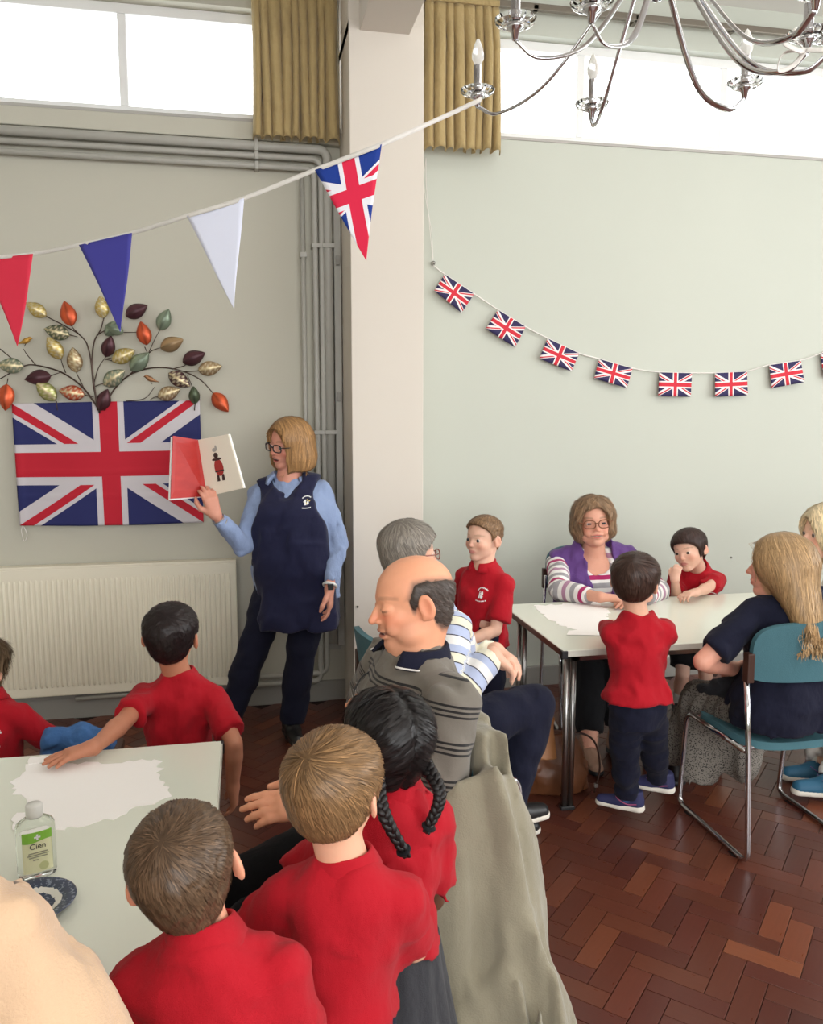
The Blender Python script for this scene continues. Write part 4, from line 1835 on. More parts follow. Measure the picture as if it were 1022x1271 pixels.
# ------------------------------------------------------------------ 1 storyteller
def storyteller():
    p = grown(1.63, 'woman in navy tabard over blue shirt, standing and holding up an open picture book', 192, (358, 592, 4.12), 0, 4,
              hip=.128, waist=.122, chest=.116, belly=.018, bust=.020, depth=1.15, shoulder=.098, skin=(214, 150, 128), hairc=(176, 134, 88))
    p.head(at(359, 551, 4.08), 236, -8, -7, h=.236, mouth='open', brow=(150, 110, 80), lips=(180, 84, 84), nose=.95, lids=.25, eye=(70, 76, 84), gaze=(0, 1, -.2))
    p.arm(-1, at(409, 730, 4.00), (.5, .2, -.3))
    p.arm(1, at(268, 640, 3.86), (.15, .1, -1))
    p.feet = {}
    stand(p, feet={-1: (.20, 4.06, 172), 1: (-.12, 4.16, 200)})
    p.base_body(.88, 1.1).head_vol(.0045)
    p.hand(-1, (0.02, -.10, -1), (-.9, .2, 0), (.3, .35, .4, .45), .3, fine=.006)
    p.hand(1, (-.25, -.15, .95), (-.35, .9, .1), (.55, .5, .5, .6), .6, fine=.006)
    def opening(x, y, z):
        a = ell_d(x, y, z, (.06, .53, -.06), (.42, .48, .46))
        b = ell_d(x, y, z, (.05, .40, -.40), (.36, .34, .42))
        return np.minimum(a, b)

    def bob(x, y, z):
        a = ell_d(x, y, z, (0, -.05, .12), (.45, .50, .46))
        w = np.interp(z, [-.62, -.5, -.25, .1], [.36, .47, .51, .46])
        b = np.sqrt((x / w) ** 2 + ((y + .10) / (w - .02)) ** 2)
        b = np.maximum((b - 1) * .45, np.maximum(z - .15, -.56 - z + .04 * np.sin(x * 14)))
        e = np.maximum(.15 - np.abs(a - b), 0) / .15
        d = np.minimum(a, b) - e ** 3 * .025
        return np.maximum(d, -opening(x, y, z))
    p.mask = lambda x, y, z: -(opening(x, y, z)) if True else 0
    p.finish_body(.014)

    def flow(q):
        v = np.zeros_like(q)
        v[:, 2] = -1
        v[:, 0] += .5 * np.sign(q[:, 0] - .06) * sstep(.25, .55, q[:, 2])
        v[:, 1] += -.25 * sstep(.3, .5, q[:, 2]) + .1
        return v
    p.hair(bob, (-.56, -.66, -.68), (.56, .62, .66), flow, 'bobbed_hair', .007, 2600, .13, .0022, .002, 0, var=.22)
    p.glasses(MATS['dark_plastic'], (.110, .075), .0028, z=-.012, square=3.2)
    sh = p.top(MATS['blue_shirt_cloth'], 'long', -.16, .012, 1.45, .012, .005, long_end=.90, base=.012) if False else p.top(MATS['blue_shirt_cloth'], 'long', hem=-.085, inflate=.006, arm_r=1.22, base=.010, fold=.005, long_end=.90, flare=.03)
    p.collar(MATS['blue_shirt_cloth'], .044, .022, .9, 1.45, drop=.020)
    # the tabard: a long sleeveless over-garment with rounded armholes
    S = Solid().frame(p.T, p.pel, p.H)
    pr = p.prof(low=-.19)
    pr = [(-.19, .128, .092, 0, .008)] + [tuple(a) for a in pr[1:]]
    S.loft(pr, 2.5, .02, inflate=.027)
    inv = lambda q: p.T.T @ (q - p.pel) / p.H
    for sd in (-1, 1):
        S.rc(inv(p.neck) + npv(sd * .045, 0, -.030), inv(p.sh(sd)) + npv(-sd * .006, 0, .004), .040, .043, .03)
    S.rc((0, .07, .305), (0, .085, .268), .042, .032, .01, 's')
    S.rc((0, -.02, .33), (0, .06, .30), .05, .046, .01, 's')

    def sides(X, Y, Z):
        R, c, H = p.T, p.pel, p.H
        x, y, z = X - c[0], Y - c[1], Z - c[2]
        u = (x * R[0, 0] + y * R[1, 0] + z * R[2, 0]) / H
        w = (x * R[0, 2] + y * R[1, 2] + z * R[2, 2]) / H
        return (np.interp(w, [-.2, -.1, 0, .10, .16, .21, .25, .30], [.118, .122, .124, .116, .108, .088, .084, .094]) - np.abs(u)) * H
    S.fn(p.pel - 1, p.pel + 1, sides, 's', .006)
    S.cut(p.tp((0, 0, -.165)), -p.T[:, 2] + p.T[:, 0] * .04)
    solid_obj('tabard', S, .010, MATS['navy_tabard'], p.root, (), waves(31, 8, (.10, .28), .006))
    p.trousers(MATS['navy_cloth'], .002, .99, 1.26, .013, .005)
    p.shoes(MATS['black_leather'], MATS['black_leather'])

    def badge(place, nrm, par):
        mb = MB()
        for k in range(8):
            t = radians(140 - k * 14)
            mb.prism([place(cos(t) * .5 + a, .12 + sin(t) * .42 + b) for a, b in ((-.05, -.05), (.05, -.05), (.04, .05), (-.04, .05))], nrm * .0007)
        for k in range(8):
            u = -.38 + k * .11
            mb.prism([place(u + a, -.52 - .06 * cos(u * 3) + b) for a, b in ((-.045, -.05), (.045, -.05), (.04, .05), (-.04, .05))], nrm * .0007)
        for poly in ([(-.22, .2), (-.05, .24), (.0, -.3), (-.2, -.3)], [(.05, .05), (.22, .12), (.24, -.2), (.04, -.28)], [(-.34, .02), (-.22, .1), (-.22, -.02)]):
            mb.prism([place(u, v) for u, v in poly], nrm * .0007)
        o = mb.build('emblem', MATS['white_plastic'], par)
        m2 = MB()
        for poly in ([(.0, .12), (.08, .3), (.12, .12)], [(.24, .12), (.4, .16), (.3, .0)], [(-.02, -.05), (.05, -.02), (.04, -.2), (-.02, -.2)]):
            m2.prism([place(u, v, .0004) for u, v in poly], nrm * .0007)
        m2.build('emblem_gold', simple('thread_gold', (220, 200, 90), .6), o)
        return o
    p.chest_mark(-.062, .76, badge, scale=.048, cloth='tabard')
    # watch
    a, e, w = p.arms[-1]
    d = unit(w - e)
    wt = MB()
    x = unit(np.cross(d, (0, 0, 1)))
    y = np.cross(d, x)
    c = w - d * .015
    wt.tube([c + (x * cos(t) + y * sin(t)) * .031 for t in np.linspace(0, 2 * pi, 25)[:-1]], .007, 6, closed=True)
    wb = wt.build('watch', MATS['white_plastic'], p.root, True)
    MB().box(tuple(c - .014 + npv(.0, -.034, 0)), tuple(c + .014 + npv(0, -.026, 0)), bevel=.003).build('watch_face', MATS['dark_plastic'], wb)
    a, e, w = p.arms[1]
    d = unit(w - e)
    x = unit(np.cross(d, (0, 1, 0)))
    y = np.cross(d, x)
    bt = MB()
    for k in (0, .03):
        c = w - d * (.02 + k)
        bt.tube([c + (x * cos(t) + y * sin(t)) * .030 for t in np.linspace(0, 2 * pi, 25)[:-1]], .0025, 6, closed=True)
    bt.build('bracelet', MATS['satin_steel'], p.root, True)
    return p


# ------------------------------------------------------------------ the children
def dress_polo(p, hem=.02, collar=True, mat='red_knit', trousers='navy_cloth', arm_r=1.45, half=.80, legs=True, base=.009, fold=.0055, inflate=.015, flare=.12, **kw):
    p.top(MATS[mat], 'short', hem, inflate, arm_r, base, fold, half=half, flare=flare, **kw)
    if collar:
        p.collar(MATS[mat], .040, .028)
    if legs:
        p.trousers(MATS[trousers], .003, .97, 1.22, .013)
        p.shoes(MATS['black_leather'], MATS['dark_plastic'])


def boy_table_left():
    p = kid(1.14, 'dark-haired boy in red polo standing at far corner of near table, hand on paper', 6, (222, 838, 2.62), 3, 2, skin=(190, 128, 100), hairc=(38, 27, 26))
    p.head(at(213, 791, 2.58), 12, 6, 2, brow=(40, 28, 26))
    p.arm(-1, on_z(101, 944, .757), (.3, -.25, -1), .155, .175)
    p.arm(1, at(289, 975, 2.58), (.3, -.6, -.2))
    stand(p)
    p.base_body(1.08).head_vol(.004)
    p.hand(-1, (-.88, -.40, -.06), (0, 0, -1), (.10, .10, .12, .16), .1, .14, size=.135, fine=.0035)
    p.hand(1, (.05, .1, -1), (-1, 0, 0), fine=.006)
    hr = p.short_hair(.030, .085, strands=3500, length=.022, width=.0013, tint=(36, 26, 26), fwd=.6, base=.0055, var=.2)
    p.finish_body()
    hr()
    dress_polo(p, .02)
    return p


def boy_edge():
    p = kid(1.15, 'boy at the left picture edge in red polo, seated behind near table', 196, (-14, 866, 2.95), 0, 0, skin=(222, 176, 150), hairc=(96, 76, 58))
    p.head(at(-26, 832, 2.95), 215, -4, -6, brow=(90, 70, 55))
    p.arm(-1, at(52, 958, 2.90), (.4, .3, -.5))
    p.arm(1, at(-60, 945, 2.75), (-.8, .3, -.5))
    f = unit(npv(p.T[0, 1], p.T[1, 1], 0))
    for sd in (-1, 1):
        k = p.pel + f * .27 + p.T[:, 0] * sd * .08
        p.leg(sd, (k[0], k[1], .06), (f[0], f[1], .8))
    p.base_body().head_vol(.005)
    p.hand(-1, (.1, -.3, -.9), (-.5, -.5, 0), fine=.007)
    p.hand(1, (.1, -.3, -.9), (.5, -.5, 0), fine=.007)
    hr = p.short_hair(.03, .12, strands=1500, length=.04, width=.0018, tint=(104, 84, 62), lift=.7, base=.007)
    p.finish_body(.013)
    hr()
    dress_polo(p, .02)
    p.chest_mark(-.052, .66, mark_school, scale=.055)
    return p


def boy_front():
    p = kid(1.13, 'brown-haired boy in red polo at near left, head tilted, seen from behind', 4, (252, 1160, 1.20), 4, -4, skin=(224, 164, 134), hairc=(72, 54, 42))
    p.head(at(231, 1080, 1.20), 3, 8, -11, h=.184)
    p.arm(-1, p.pel + npv(-.11, .10, .0), (-.4, -.8, -.3))
    p.arm(1, p.pel + npv(.09, .15, .03), (.35, -.8, -.3))
    stand(p)
    p.base_body().head_vol(.0035)
    p.hand(-1, (.6, .8, -.1), (0, 0, -1), fine=.008)
    p.hand(1, (-.6, .8, -.1), (0, 0, -1), fine=.008)
    hr = p.short_hair(.014, .050, strands=7000, length=.026, width=.0008, off=.0008, tint=(92, 72, 54), fwd=.3, base=.0045, whorl=(-.02, -.26, .44), lift=.12, var=.2)
    p.finish_body()
    hr()
    dress_polo(p, .03, arm_r=1.5)
    return p


def boy_centre():
    p = kid(1.13, 'boy with straight light brown hair and red polo, seen from behind, beside the braided girl', 14, (428, 1068, 1.41), 3, 2, skin=(228, 176, 146), hairc=(120, 92, 62))
    p.head(at(417, 982, 1.39), 34, 2, -2, h=.184)
    p.arm(-1, p.pel + npv(-.06, .18, .17), (-.9, -.5, -.5))
    p.arm(1, p.pel + npv(.07, .20, .17), (.6, -.8, -.5))
    stand(p)
    p.base_body().head_vol(.0035)
    p.hand(-1, (.7, .6, 0), (0, -1, 0), fine=.008)
    p.hand(1, (-.7, .6, 0), (0, -1, 0), fine=.008)
    line = (SHORT_LINE[0], [-.30, -.29, -.25, -.19, -.12, -.12, -.14, .02, .10, .14, .16, .2])
    hr = p.short_hair(.045, .085, line, strands=7000, length=.05, width=.0009, off=.0014, tint=(128, 98, 66), fwd=.9, base=.005, whorl=(-.04, -.28, .44), lift=.12, var=.28)
    p.finish_body()
    hr()
    dress_polo(p, .06, half=.72)
    return p


def girl_braids():
    p = kid(1.18, 'girl with long black braids in red shirt and dark pleated skirt', -16, (488, 980, 1.65), 2, 4, shoulder=.080, skin=(96, 62, 46), hairc=(24, 20, 20))
    p.head(at(478, 922, 1.64), -22, 4, 6, h=.192, brow=(20, 16, 16))
    p.arm(-1, p.pel + npv(-.08, .20, .16), (-.9, -.5, -.5))
    p.arm(1, p.pel + npv(.03, .20, .10), (.3, -.4, -.9))
    stand(p)
    p.base_body().head_vol(.005)
    p.hand(-1, (.7, .6, 0), (0, -1, 0), fine=.008)
    p.hand(1, (-.7, .6, 0), (0, -1, 0), fine=.008)
    line = (SHORT_LINE[0], [-.36, -.35, -.29, -.20, -.12, -.02, .06, .12, .22, .30, .34, .36])
    p.mask = lambda x, y, z: short_mask(x, y, z, line)

    def f(x, y, z):
        d = skull_d(x, y, z, True) - .055 - .04 * sstep(.0, .4, z)
        d = d + .045 * np.exp(-(x / .026) ** 2) * sstep(.1, -.1, y)       # the parting down the back
        m = short_mask(x, y, z, line)
        return np.maximum(d, m)

    def flow(q):
        v = np.zeros_like(q)
        v[:, 0] = np.sign(q[:, 0]) * .9
        v[:, 2] = -.5
        v[:, 1] = -.1
        return v
    p.finish_body()
    p.hair(f, (-.55, -.64, -.5), (.55, .62, .66), flow, 'hair', .006, 3500, .05, .0015, .0012, .2, tint=(27, 23, 23), var=.3, disp=.0018)
    # two plaits: three strands each, wound round one another
    for sd, end in ((-1, at(506, 1064, 1.54)), (1, at(529, 1034, 1.57))):
        top = p.hp((sd * .30, -.34, -.12))
        mid = (top + end) / 2 + npv(.02 * sd, -.035, .02)
        path = crom([top, mid, end], 30)
        L = len(path)
        mb = MB()
        for k in range(3):
            pts, rs = [], []
            for i, c in enumerate(path):
                t = i / (L - 1)
                ph = t * 26 + k * 2 * pi / 3
                tg = unit(path[min(i + 1, L - 1)] - path[max(i - 1, 0)])
                a = unit(np.cross(tg, (0, 1, 0.01)))
                b = np.cross(tg, a)
                pts.append(c + (a * cos(ph) * .0080 + b * sin(2 * ph) * .0040) * (1 - .35 * t))
                rs.append((.0088 * (1 - .4 * t)) * (1 if t < .96 else .6))
            mb.tube(pts, rs, 8)
        o = link('braid', mb.mesh('braid'), None, p.root, True)
        n = len(o.data.vertices)
        a = o.data.attributes.new('Col', 'FLOAT_COLOR', 'POINT')
        a.data.foreach_set('color', np.tile(np.array(lin((26, 22, 22)) + (1,), dtype=np.float32), n))
        o.data.materials.append(MATS['hair'])
        bt = MB()
        c, tg = path[-6], unit(path[-5] - path[-7])
        x = unit(np.cross(tg, (0, 1, .01)))
        y = np.cross(tg, x)
        bt.tube([c + (x * cos(t) + y * sin(t)) * .011 for t in np.linspace(0, 2 * pi, 17)[:-1]], .004, 6, closed=True)
        bt.build('hair_band', MATS['black_cloth'], o, True)
    dress_polo(p, .03, legs=False)
    # pleated skirt
    V, F = [], []
    nt, nz = 96, 14
    for j in range(nz + 1):
        t = j / nz
        for i in range(nt):
            a = 2 * pi * i / nt
            rr = 1 + (.02 + .10 * t) * (abs(((i % 6) / 6) * 2 - 1) - .5)
            w = (p.hip + .010 + .060 * t) * rr
            d = (.070 + .010 + .045 * t) * rr
            V.append(p.tp((w * sin(a), d * cos(a) + .004, .05 - .27 * t)))
    for j in range(nz):
        for i in range(nt):
            i2 = (i + 1) % nt
            F.append((j * nt + i, (j + 1) * nt + i, (j + 1) * nt + i2, j * nt + i2))
    sk = link('skirt', npmesh('skirt', np.array(V), np.array(F), True), MATS['charcoal_pleats'], p.root)
    sk.modifiers.new('thick', 'SOLIDIFY').thickness = .003
    p.shoes(MATS['black_leather'], MATS['dark_plastic'], sock=MATS['white_cotton'])
    return p


def boy_wall():
    p = kid(1.22, 'boy with cropped sandy hair in red polo standing by the mint wall', 236, (600, 701, 3.62), 0, 0, skin=(228, 182, 158), hairc=(138, 104, 74))
    p.head(at(600, 669, 3.60), 238, 2, 0, h=.188, browk=.4, lids=.32, brow=(130, 100, 76), lips=(200, 120, 116), nose=.7, eye=(60, 62, 70))
    p.arm(-1, at(572, 800, 3.45), (.5, -.2, -.8))
    p.arm(1, at(552, 795, 3.95), (-.4, .8, -.5))
    stand(p)
    p.base_body().head_vol(.0042)
    p.hand(-1, (-.6, -.4, -.7), (.3, .5, -.5), fine=.007)
    p.hand(1, (-.6, -.4, -.7), (-.3, -.5, -.5), fine=.007)
    line = (SHORT_LINE[0], [-.30, -.28, -.22, -.08, .10, .06, -.02, .16, .27, .36, .40, .42])
    hr = p.short_hair(.006, .060, line, strands=3000, length=.016, width=.0012, tint=(146, 114, 84), fwd=.6, base=.0045, var=.15)
    p.finish_body()
    hr()
    dress_polo(p, .0)
    p.chest_mark(-.050, .70, mark_school, scale=.05)
    return p


def boy_right_table():
    p = kid(1.13, 'brown-haired boy in long-sleeved red top standing at right table in white-soled trainers', 10, (792, 764, 3.10), 5, 0, skin=(222, 172, 146), hairc=(70, 48, 38))
    p.head(at(789, 723, 3.10), 42, -2, 3, h=.196, brow=(60, 40, 32))
    p.arm(-1, on_z(757, 772, .76), (-1, -.4, -.5))
    p.arm(1, on_z(822, 770, .76), (1, -.4, -.5))
    a, b = on_z(782, 1012, .03), on_z(822, 996, .03)
    stand(p, feet={-1: (a[0], a[1] + .02, -56), 1: (b[0], b[1] + .02, -56)})
    p.base_body().head_vol(.0042)
    p.hand(-1, (.7, .7, -.05), (0, 0, -1), fine=.007)
    p.hand(1, (-.5, .8, -.05), (0, 0, -1), fine=.007)
    line = (SHORT_LINE[0], [-.34, -.33, -.27, -.20, -.04, -.10, -.12, .04, .13, .18, .22, .26])
    hr = p.short_hair(.060, .10, line, strands=3000, length=.045, width=.0013, off=.0014, tint=(66, 46, 38), fwd=.7, base=.0055, lift=.1, var=.22)
    p.finish_body()
    hr()
    p.top(MATS['red_knit'], 'long', .012, .017, 1.42, .009, .006, long_end=.93, flare=.22)
    p.trousers(MATS['navy_cloth'], .003, .95, 1.26, .010, .006)
    p.shoes(MATS['shoe_navy'], MATS['sole_white'], 1.08, sock=MATS['denim_blue'], thick=1.6, accent=simple('trainer_pink', (176, 84, 120), .6))
    return p


def girl_table():
    p = kid(1.20, 'child in red polo leaning elbows on right table, cheek propped on hand', 206, (866, 704, 4.40), 12, 0, skin=(226, 180, 158), hairc=(58, 42, 38))
    p.head(at(856, 683, 4.30), 238, -6, 12, h=.206, brow=(60, 44, 40), nose=.7, lids=.4, browk=.35)
    p.arm(1, at(838, 720, 4.18), (-.15, -.5, -1), .16, .15)
    p.arm(-1, on_z(853, 742, .765), (.9, .1, -.5))
    stand(p, dy=0)
    p.base_body().head_vol(.0045)
    p.hand(1, (.25, .15, .95), (.65, .65, -.1), (.5, .55, .6, .6), .5, size=.105, fine=.004)
    p.hand(-1, (-.9, -.3, 0), (0, 0, -1), (.5, .5, .5, .6), .3, fine=.0055)
    line = (SHORT_LINE[0], [-.36, -.35, -.29, -.22, -.16, -.18, -.16, .02, .15, .24, .28, .3])
    hr = p.short_hair(.045, .07, line, strands=3000, length=.055, width=.0014, off=.0012, tint=(62, 44, 40), fwd=.3, base=.006, lift=0, var=.22)
    p.finish_body()
    hr()
    dress_polo(p, .0, legs=False, collar=True)
    p.trousers(MATS['black_cloth'], .012, -.15, 1.40, .012)
    p.shoes(MATS['black_leather'], MATS['dark_plastic'], sock=MATS['white_cotton'])
    p.chest_mark(-.055, .70, mark_school, scale=.055)
    return p


# ------------------------------------------------------------------ the seated adults
def sit(p, reach=.40, spread=.075, shin=.0, yaw=None, knees=None, ankles=None, toe=None):
    f = unit(npv(p.T[0, 1], p.T[1, 1], 0))
    x = npv(f[1], -f[0], 0)
    p.feet = {}
    p.low = -.045
    for sd in (-1, 1):
        if ankles:
            an = np.array(ankles[sd], float)
        else:
            k = p.pel + f * reach + x * sd * spread
            an = npv(k[0] + f[0] * shin, k[1] + f[1] * shin, .045 * p.H)
        p.feet[sd] = f if toe is None else npv(sin(radians(toe)), cos(radians(toe)), 0)
        p.leg(sd, an, f + npv(0, 0, .9))
    return p


def balding_man():
    p = grown(1.74, 'balding man in grey jumper with thin black stripes, seated and smiling to the left', -104, (514, 806, 2.06), -2, 0,
              hip=.108, waist=.104, chest=.104, belly=.008, depth=.98, shoulder=.108, skin=(226, 160, 126), hairc=(84, 72, 66))
    p.head(at(512, 747, 2.05), -94, -7, 4, h=.233, mouth='smile', nose=1.2, browk=.4, jowl=1, brow=(150, 104, 80), lips=(176, 96, 88), stubble=.18, lids=.9, grin=.18, eye=(50, 40, 36))
    p.arm(-1, at(398, 1000, 1.90), (.3, -.3, -1))
    p.arm(1, at(474, 895, 2.22), (-.1, .6, -1))
    sit(p, .42, .09, .02)
    p.base_body(.95, 1.1).head_vol(.0030)
    p.hand(-1, (-.97, -.05, .12), (.1, .5, -.8), (.22, .24, .28, .32), .3, .05, fine=.004)
    p.hand(1, (-.6, -.2, .75), (-.3, -.8, -.1), (.9, .9, .9, .9), .6, fine=.005)

    def mk(x, y, z):
        top = np.interp(y, [-.6, -.45, -.30, -.10, .04, .12], [.06, .17, .22, .25, .24, .18])
        bot = np.interp(y, [-.6, -.36, -.22, -.15, -.10, .0, .05, .08, .12], [-.34, -.33, -.30, -.20, .10, .10, -.06, -.04, .12])
        front = .13 - .42 * (z - .02)
        return np.maximum(np.maximum(bot - z, z - top), (y - front)) * .8
    p.mask = mk

    def f(x, y, z):
        d = skull_d(x, y, z, False) - .010
        m = mk(x, y, z)
        e = np.maximum(.07 - np.abs(d - m), 0) / .07
        return np.maximum(d, m) + e ** 3 * .010

    def flow(q):
        v = np.zeros_like(q)
        v[:, 1] = -.8
        v[:, 2] = -.6
        return v
    p.finish_body(.013)
    p.hair(f, (-.5, -.62, -.45), (.5, .3, .4), flow, 'hair', .0035, 4500, .014, .0009, .0010, .3, tint=(78, 68, 62), var=.22, disp=.0008, shell=.9)
    p.top(MATS['knit_grey_black'], 'long', -.02, .016, 1.5, .010, .006, name='jumper', long_end=.93, attr=knit)
    p.collar(MATS['navy_cloth'], .043, .020, .75, 1.30, name='collar', drop=.008)
    # white piping on the collar's edge
    nb, up = p.neck, p.T[:, 2]
    ax = unit(unit(p.hp((0, -.10, -.25)) - nb) * .6 + up * .4)
    X = unit(np.cross(p.T[:, 1], ax))
    Yv = np.cross(ax, X)
    pts = []
    for t in np.linspace(-pi + .75, pi - .75, 40):
        fr_ = .5 - .5 * cos(t)
        pts.append(nb + (X * sin(t) - Yv * cos(t)) * .043 * 1.30 * 1.075 * p.H * (1 + .05 * fr_) + ax * ((-.008) * (1 - .25 * fr_) - .016 * fr_ + .002) * p.H)
    MB().tube(pts, .0024, 6).build('collar_piping', MATS['white_cotton'], p.root, True)
    p.trousers(MATS['black_cloth'], .010, .98, 1.28, .013)
    p.shoes(MATS['black_leather'], MATS['black_leather'])
    return p


def grey_woman():
    p = grown(1.62, 'grey-haired woman in pale blue and cream striped cardigan, hands clasped on her knee', 74, (536, 738, 2.86), 2, 0,
              hip=.12, waist=.112, chest=.108, belly=.012, depth=1.15, skin=(224, 176, 152), hairc=(138, 130, 120))
    p.head(at(509, 688, 2.88), 76, 0, 0, h=.216, brow=(130, 120, 110))
    p.arm(1, at(612, 812, 2.68), (-.4, -.6, -.8))
    p.arm(-1, at(615, 806, 2.82), (-.2, .6, -.9))
    sit(p, ankles={1: (.90, 2.68, .25), -1: (.95, 2.90, .07)}, toe=80)
    p.base_body(1.0, 1.15).head_vol(.005)
    p.hand(1, (.75, .25, -.65), (-.3, .1, -.9), (.3, .32, .36, .4), .2, size=.155, fine=.0045)
    p.hand(-1, (.55, -.75, -.30), (-.2, -.3, -.9), (.4, .4, .45, .45), .2, size=.155, fine=.0045)
    line = (SHORT_LINE[0], [-.36, -.35, -.29, -.20, -.02, -.04, -.04, .10, .20, .28, .30, .31])
    hr = p.short_hair(.050, .085, line, strands=3000, length=.05, width=.0013, off=.0014, tint=(142, 134, 124), fwd=-.6, base=.006, var=.16)
    p.finish_body(.013)
    hr()
    p.glasses(simple('wire_copper', (150, 96, 84), .3, .8), (.11, .08), .0022)
    p.top(MATS['knit_blue_cream'], 'long', -.04, .014, 1.5, .010, .004, name='cardigan', long_end=.95, attr=knit)
    p.trousers(MATS['navy_cloth'], .008, .98, 1.2, .012, .005)
    p.shoes(MATS['black_leather'], MATS['sole_white'])
    return p


def purple_woman():
    p = grown(1.63, 'smiling elderly woman in purple gilet and striped jumper behind the right table', 190, (737, 680, 4.40), 2, 2,
              hip=.125, waist=.12, chest=.115, belly=.015, bust=.012, depth=1.15, shoulder=.118, skin=(222, 164, 140), hairc=(150, 116, 86))
    p.head(at(737, 647, 4.34), 194, 0, 4, h=.248, mouth='smile', jowl=1, grin=.095, brow=(150, 118, 96), lips=(190, 96, 92), nose=1.05, lids=.5, eye=(60, 60, 62))
    p.arm(1, on_z(744, 741, .772), (-1, .2, -.4))
    p.arm(-1, on_z(800, 742, .765), (1, .2, -.4))
    sit(p, ankles={1: (1.58, 3.50, .07), -1: (1.74, 3.53, .07)}, toe=190)
    p.base_body(1.0, 1.15).head_vol(.0042)
    p.hand(1, (.9, -.25, -.05), (0, 0, -1), (.15, .18, .2, .25), .2, fine=.0055)
    p.hand(-1, (-.9, -.25, -.05), (0, 0, -1), (.15, .18, .2, .25), .2, fine=.007)

    def opening(x, y, z):
        return np.minimum(ell_d(x, y, z, (.02, .52, -.10), (.38, .46, .48)), ell_d(x, y, z, (0, .34, -.40), (.33, .36, .36)))

    def f(x, y, z):
        a = ell_d(x, y, z, (0, -.06, .12), (.465, .51, .45))
        b = ell_d(x, y, z, (0, -.12, -.18), (.49, .42, .32))
        e = np.maximum(.15 - np.abs(a - b), 0) / .15
        d = np.minimum(a, b) - e ** 3 * .025 + .012 * np.sin(x * 17 + 2 * z) * np.sin(z * 12 + y * 9)
        return np.maximum(d, -opening(x, y, z))
    p.mask = lambda x, y, z: -opening(x, y, z)
    p.finish_body(.013)

    def flow(q):
        v = np.zeros_like(q)
        v[:, 2] = -1
        v[:, 0] = .5 * np.sin(q[:, 2] * 11) + .6 * np.sign(q[:, 0] + .1) * sstep(.2, .5, q[:, 2])
        return v
    p.hair(f, (-.6, -.66, -.55), (.6, .5, .66), flow, 'waved_hair', .007, 3500, .07, .0015, .0018, .2, tint=(150, 120, 92), var=.2, disp=.003)
    p.glasses(simple('frame_amber', (128, 78, 48), .3), (.12, .085), .0026)
    p.top(MATS['knit_white_mauve'], 'long', -.04, .012, 1.4, .010, .004, name='jumper', long_end=.80, attr=knit, scoop=.008)
    # quilted gilet, open at the front, with a stand collar
    S = Solid().frame(p.T, p.pel, p.H)
    S.loft(p.prof(low=-.05), 2.5, .02, inflate=.028)
    for sd in (-1, 1):
        S.rc(p.T.T @ (p.neck - p.pel) / p.H + npv(sd * .04, 0, -.015), p.T.T @ (p.sh(sd) - p.pel) / p.H + npv(-sd * .006, 0, .008), .040, .042, .04)
    S.rc((0, -.005, .30), (0, -.01, .345), .060, .058, .01)
    S.rc((0, .02, .24), (0, .005, .40), .040, .046, .006, 's')
    S.fn(p.pel - .6, p.pel + .6, lambda X, Y, Z: _wedge(p, X, Y, Z), 's', .008)
    for sd in (-1, 1):
        S.el((sd * .168, 0, .21), (.048, .12, .075), None, .012, 's')
    S.cut(p.tp((0, 0, -.03)), -p.T[:, 2])
    solid_obj('gilet', S, .009, MATS['purple_quilt'], p.root, (), waves(77, 6, (.05, .12), .005))
    p.trousers(MATS['black_cloth'], .010, .80, 1.3, .013)
    p.shoes(MATS['tan_sock'], MATS['dark_plastic'], sock=MATS['tan_sock'])
    return p


def _wedge(p, X, Y, Z):
    """the open front of the gilet, wider at the chest"""
    R, c, H = p.T, p.pel, p.H
    x, y, z = X - c[0], Y - c[1], Z - c[2]
    u = (x * R[0, 0] + y * R[1, 0] + z * R[2, 0]) / H
    v = (x * R[0, 1] + y * R[1, 1] + z * R[2, 1]) / H
    w = (x * R[0, 2] + y * R[1, 2] + z * R[2, 2]) / H
    hw = np.interp(w, [-.05, .08, .2, .27, .36], [.014, .022, .036, .046, .048])
    return np.maximum(np.abs(u + .006) - hw, .0 - v) * H


def leopard():
    m, n = newmat('skirt_print')
    tc = n.n('ShaderNodeTexCoord')
    vo = n.n('ShaderNodeTexVoronoi')
    n.lk(tc.outputs['Object'], vo.inputs[0])
    vo.inputs['Scale'].default_value = 170
    a = n.noise(140, 3)
    f = n.m('GREATER_THAN', n.m('ADD', vo.outputs[0], n.m('MULTIPLY', a, .5)), .62)
    c = n.mix(f, lin((38, 36, 36)), lin((126, 120, 112)))
    n.bsdf(c, .8, 0, .2, (n.noise(14, 3), .4, .01))


leopard()


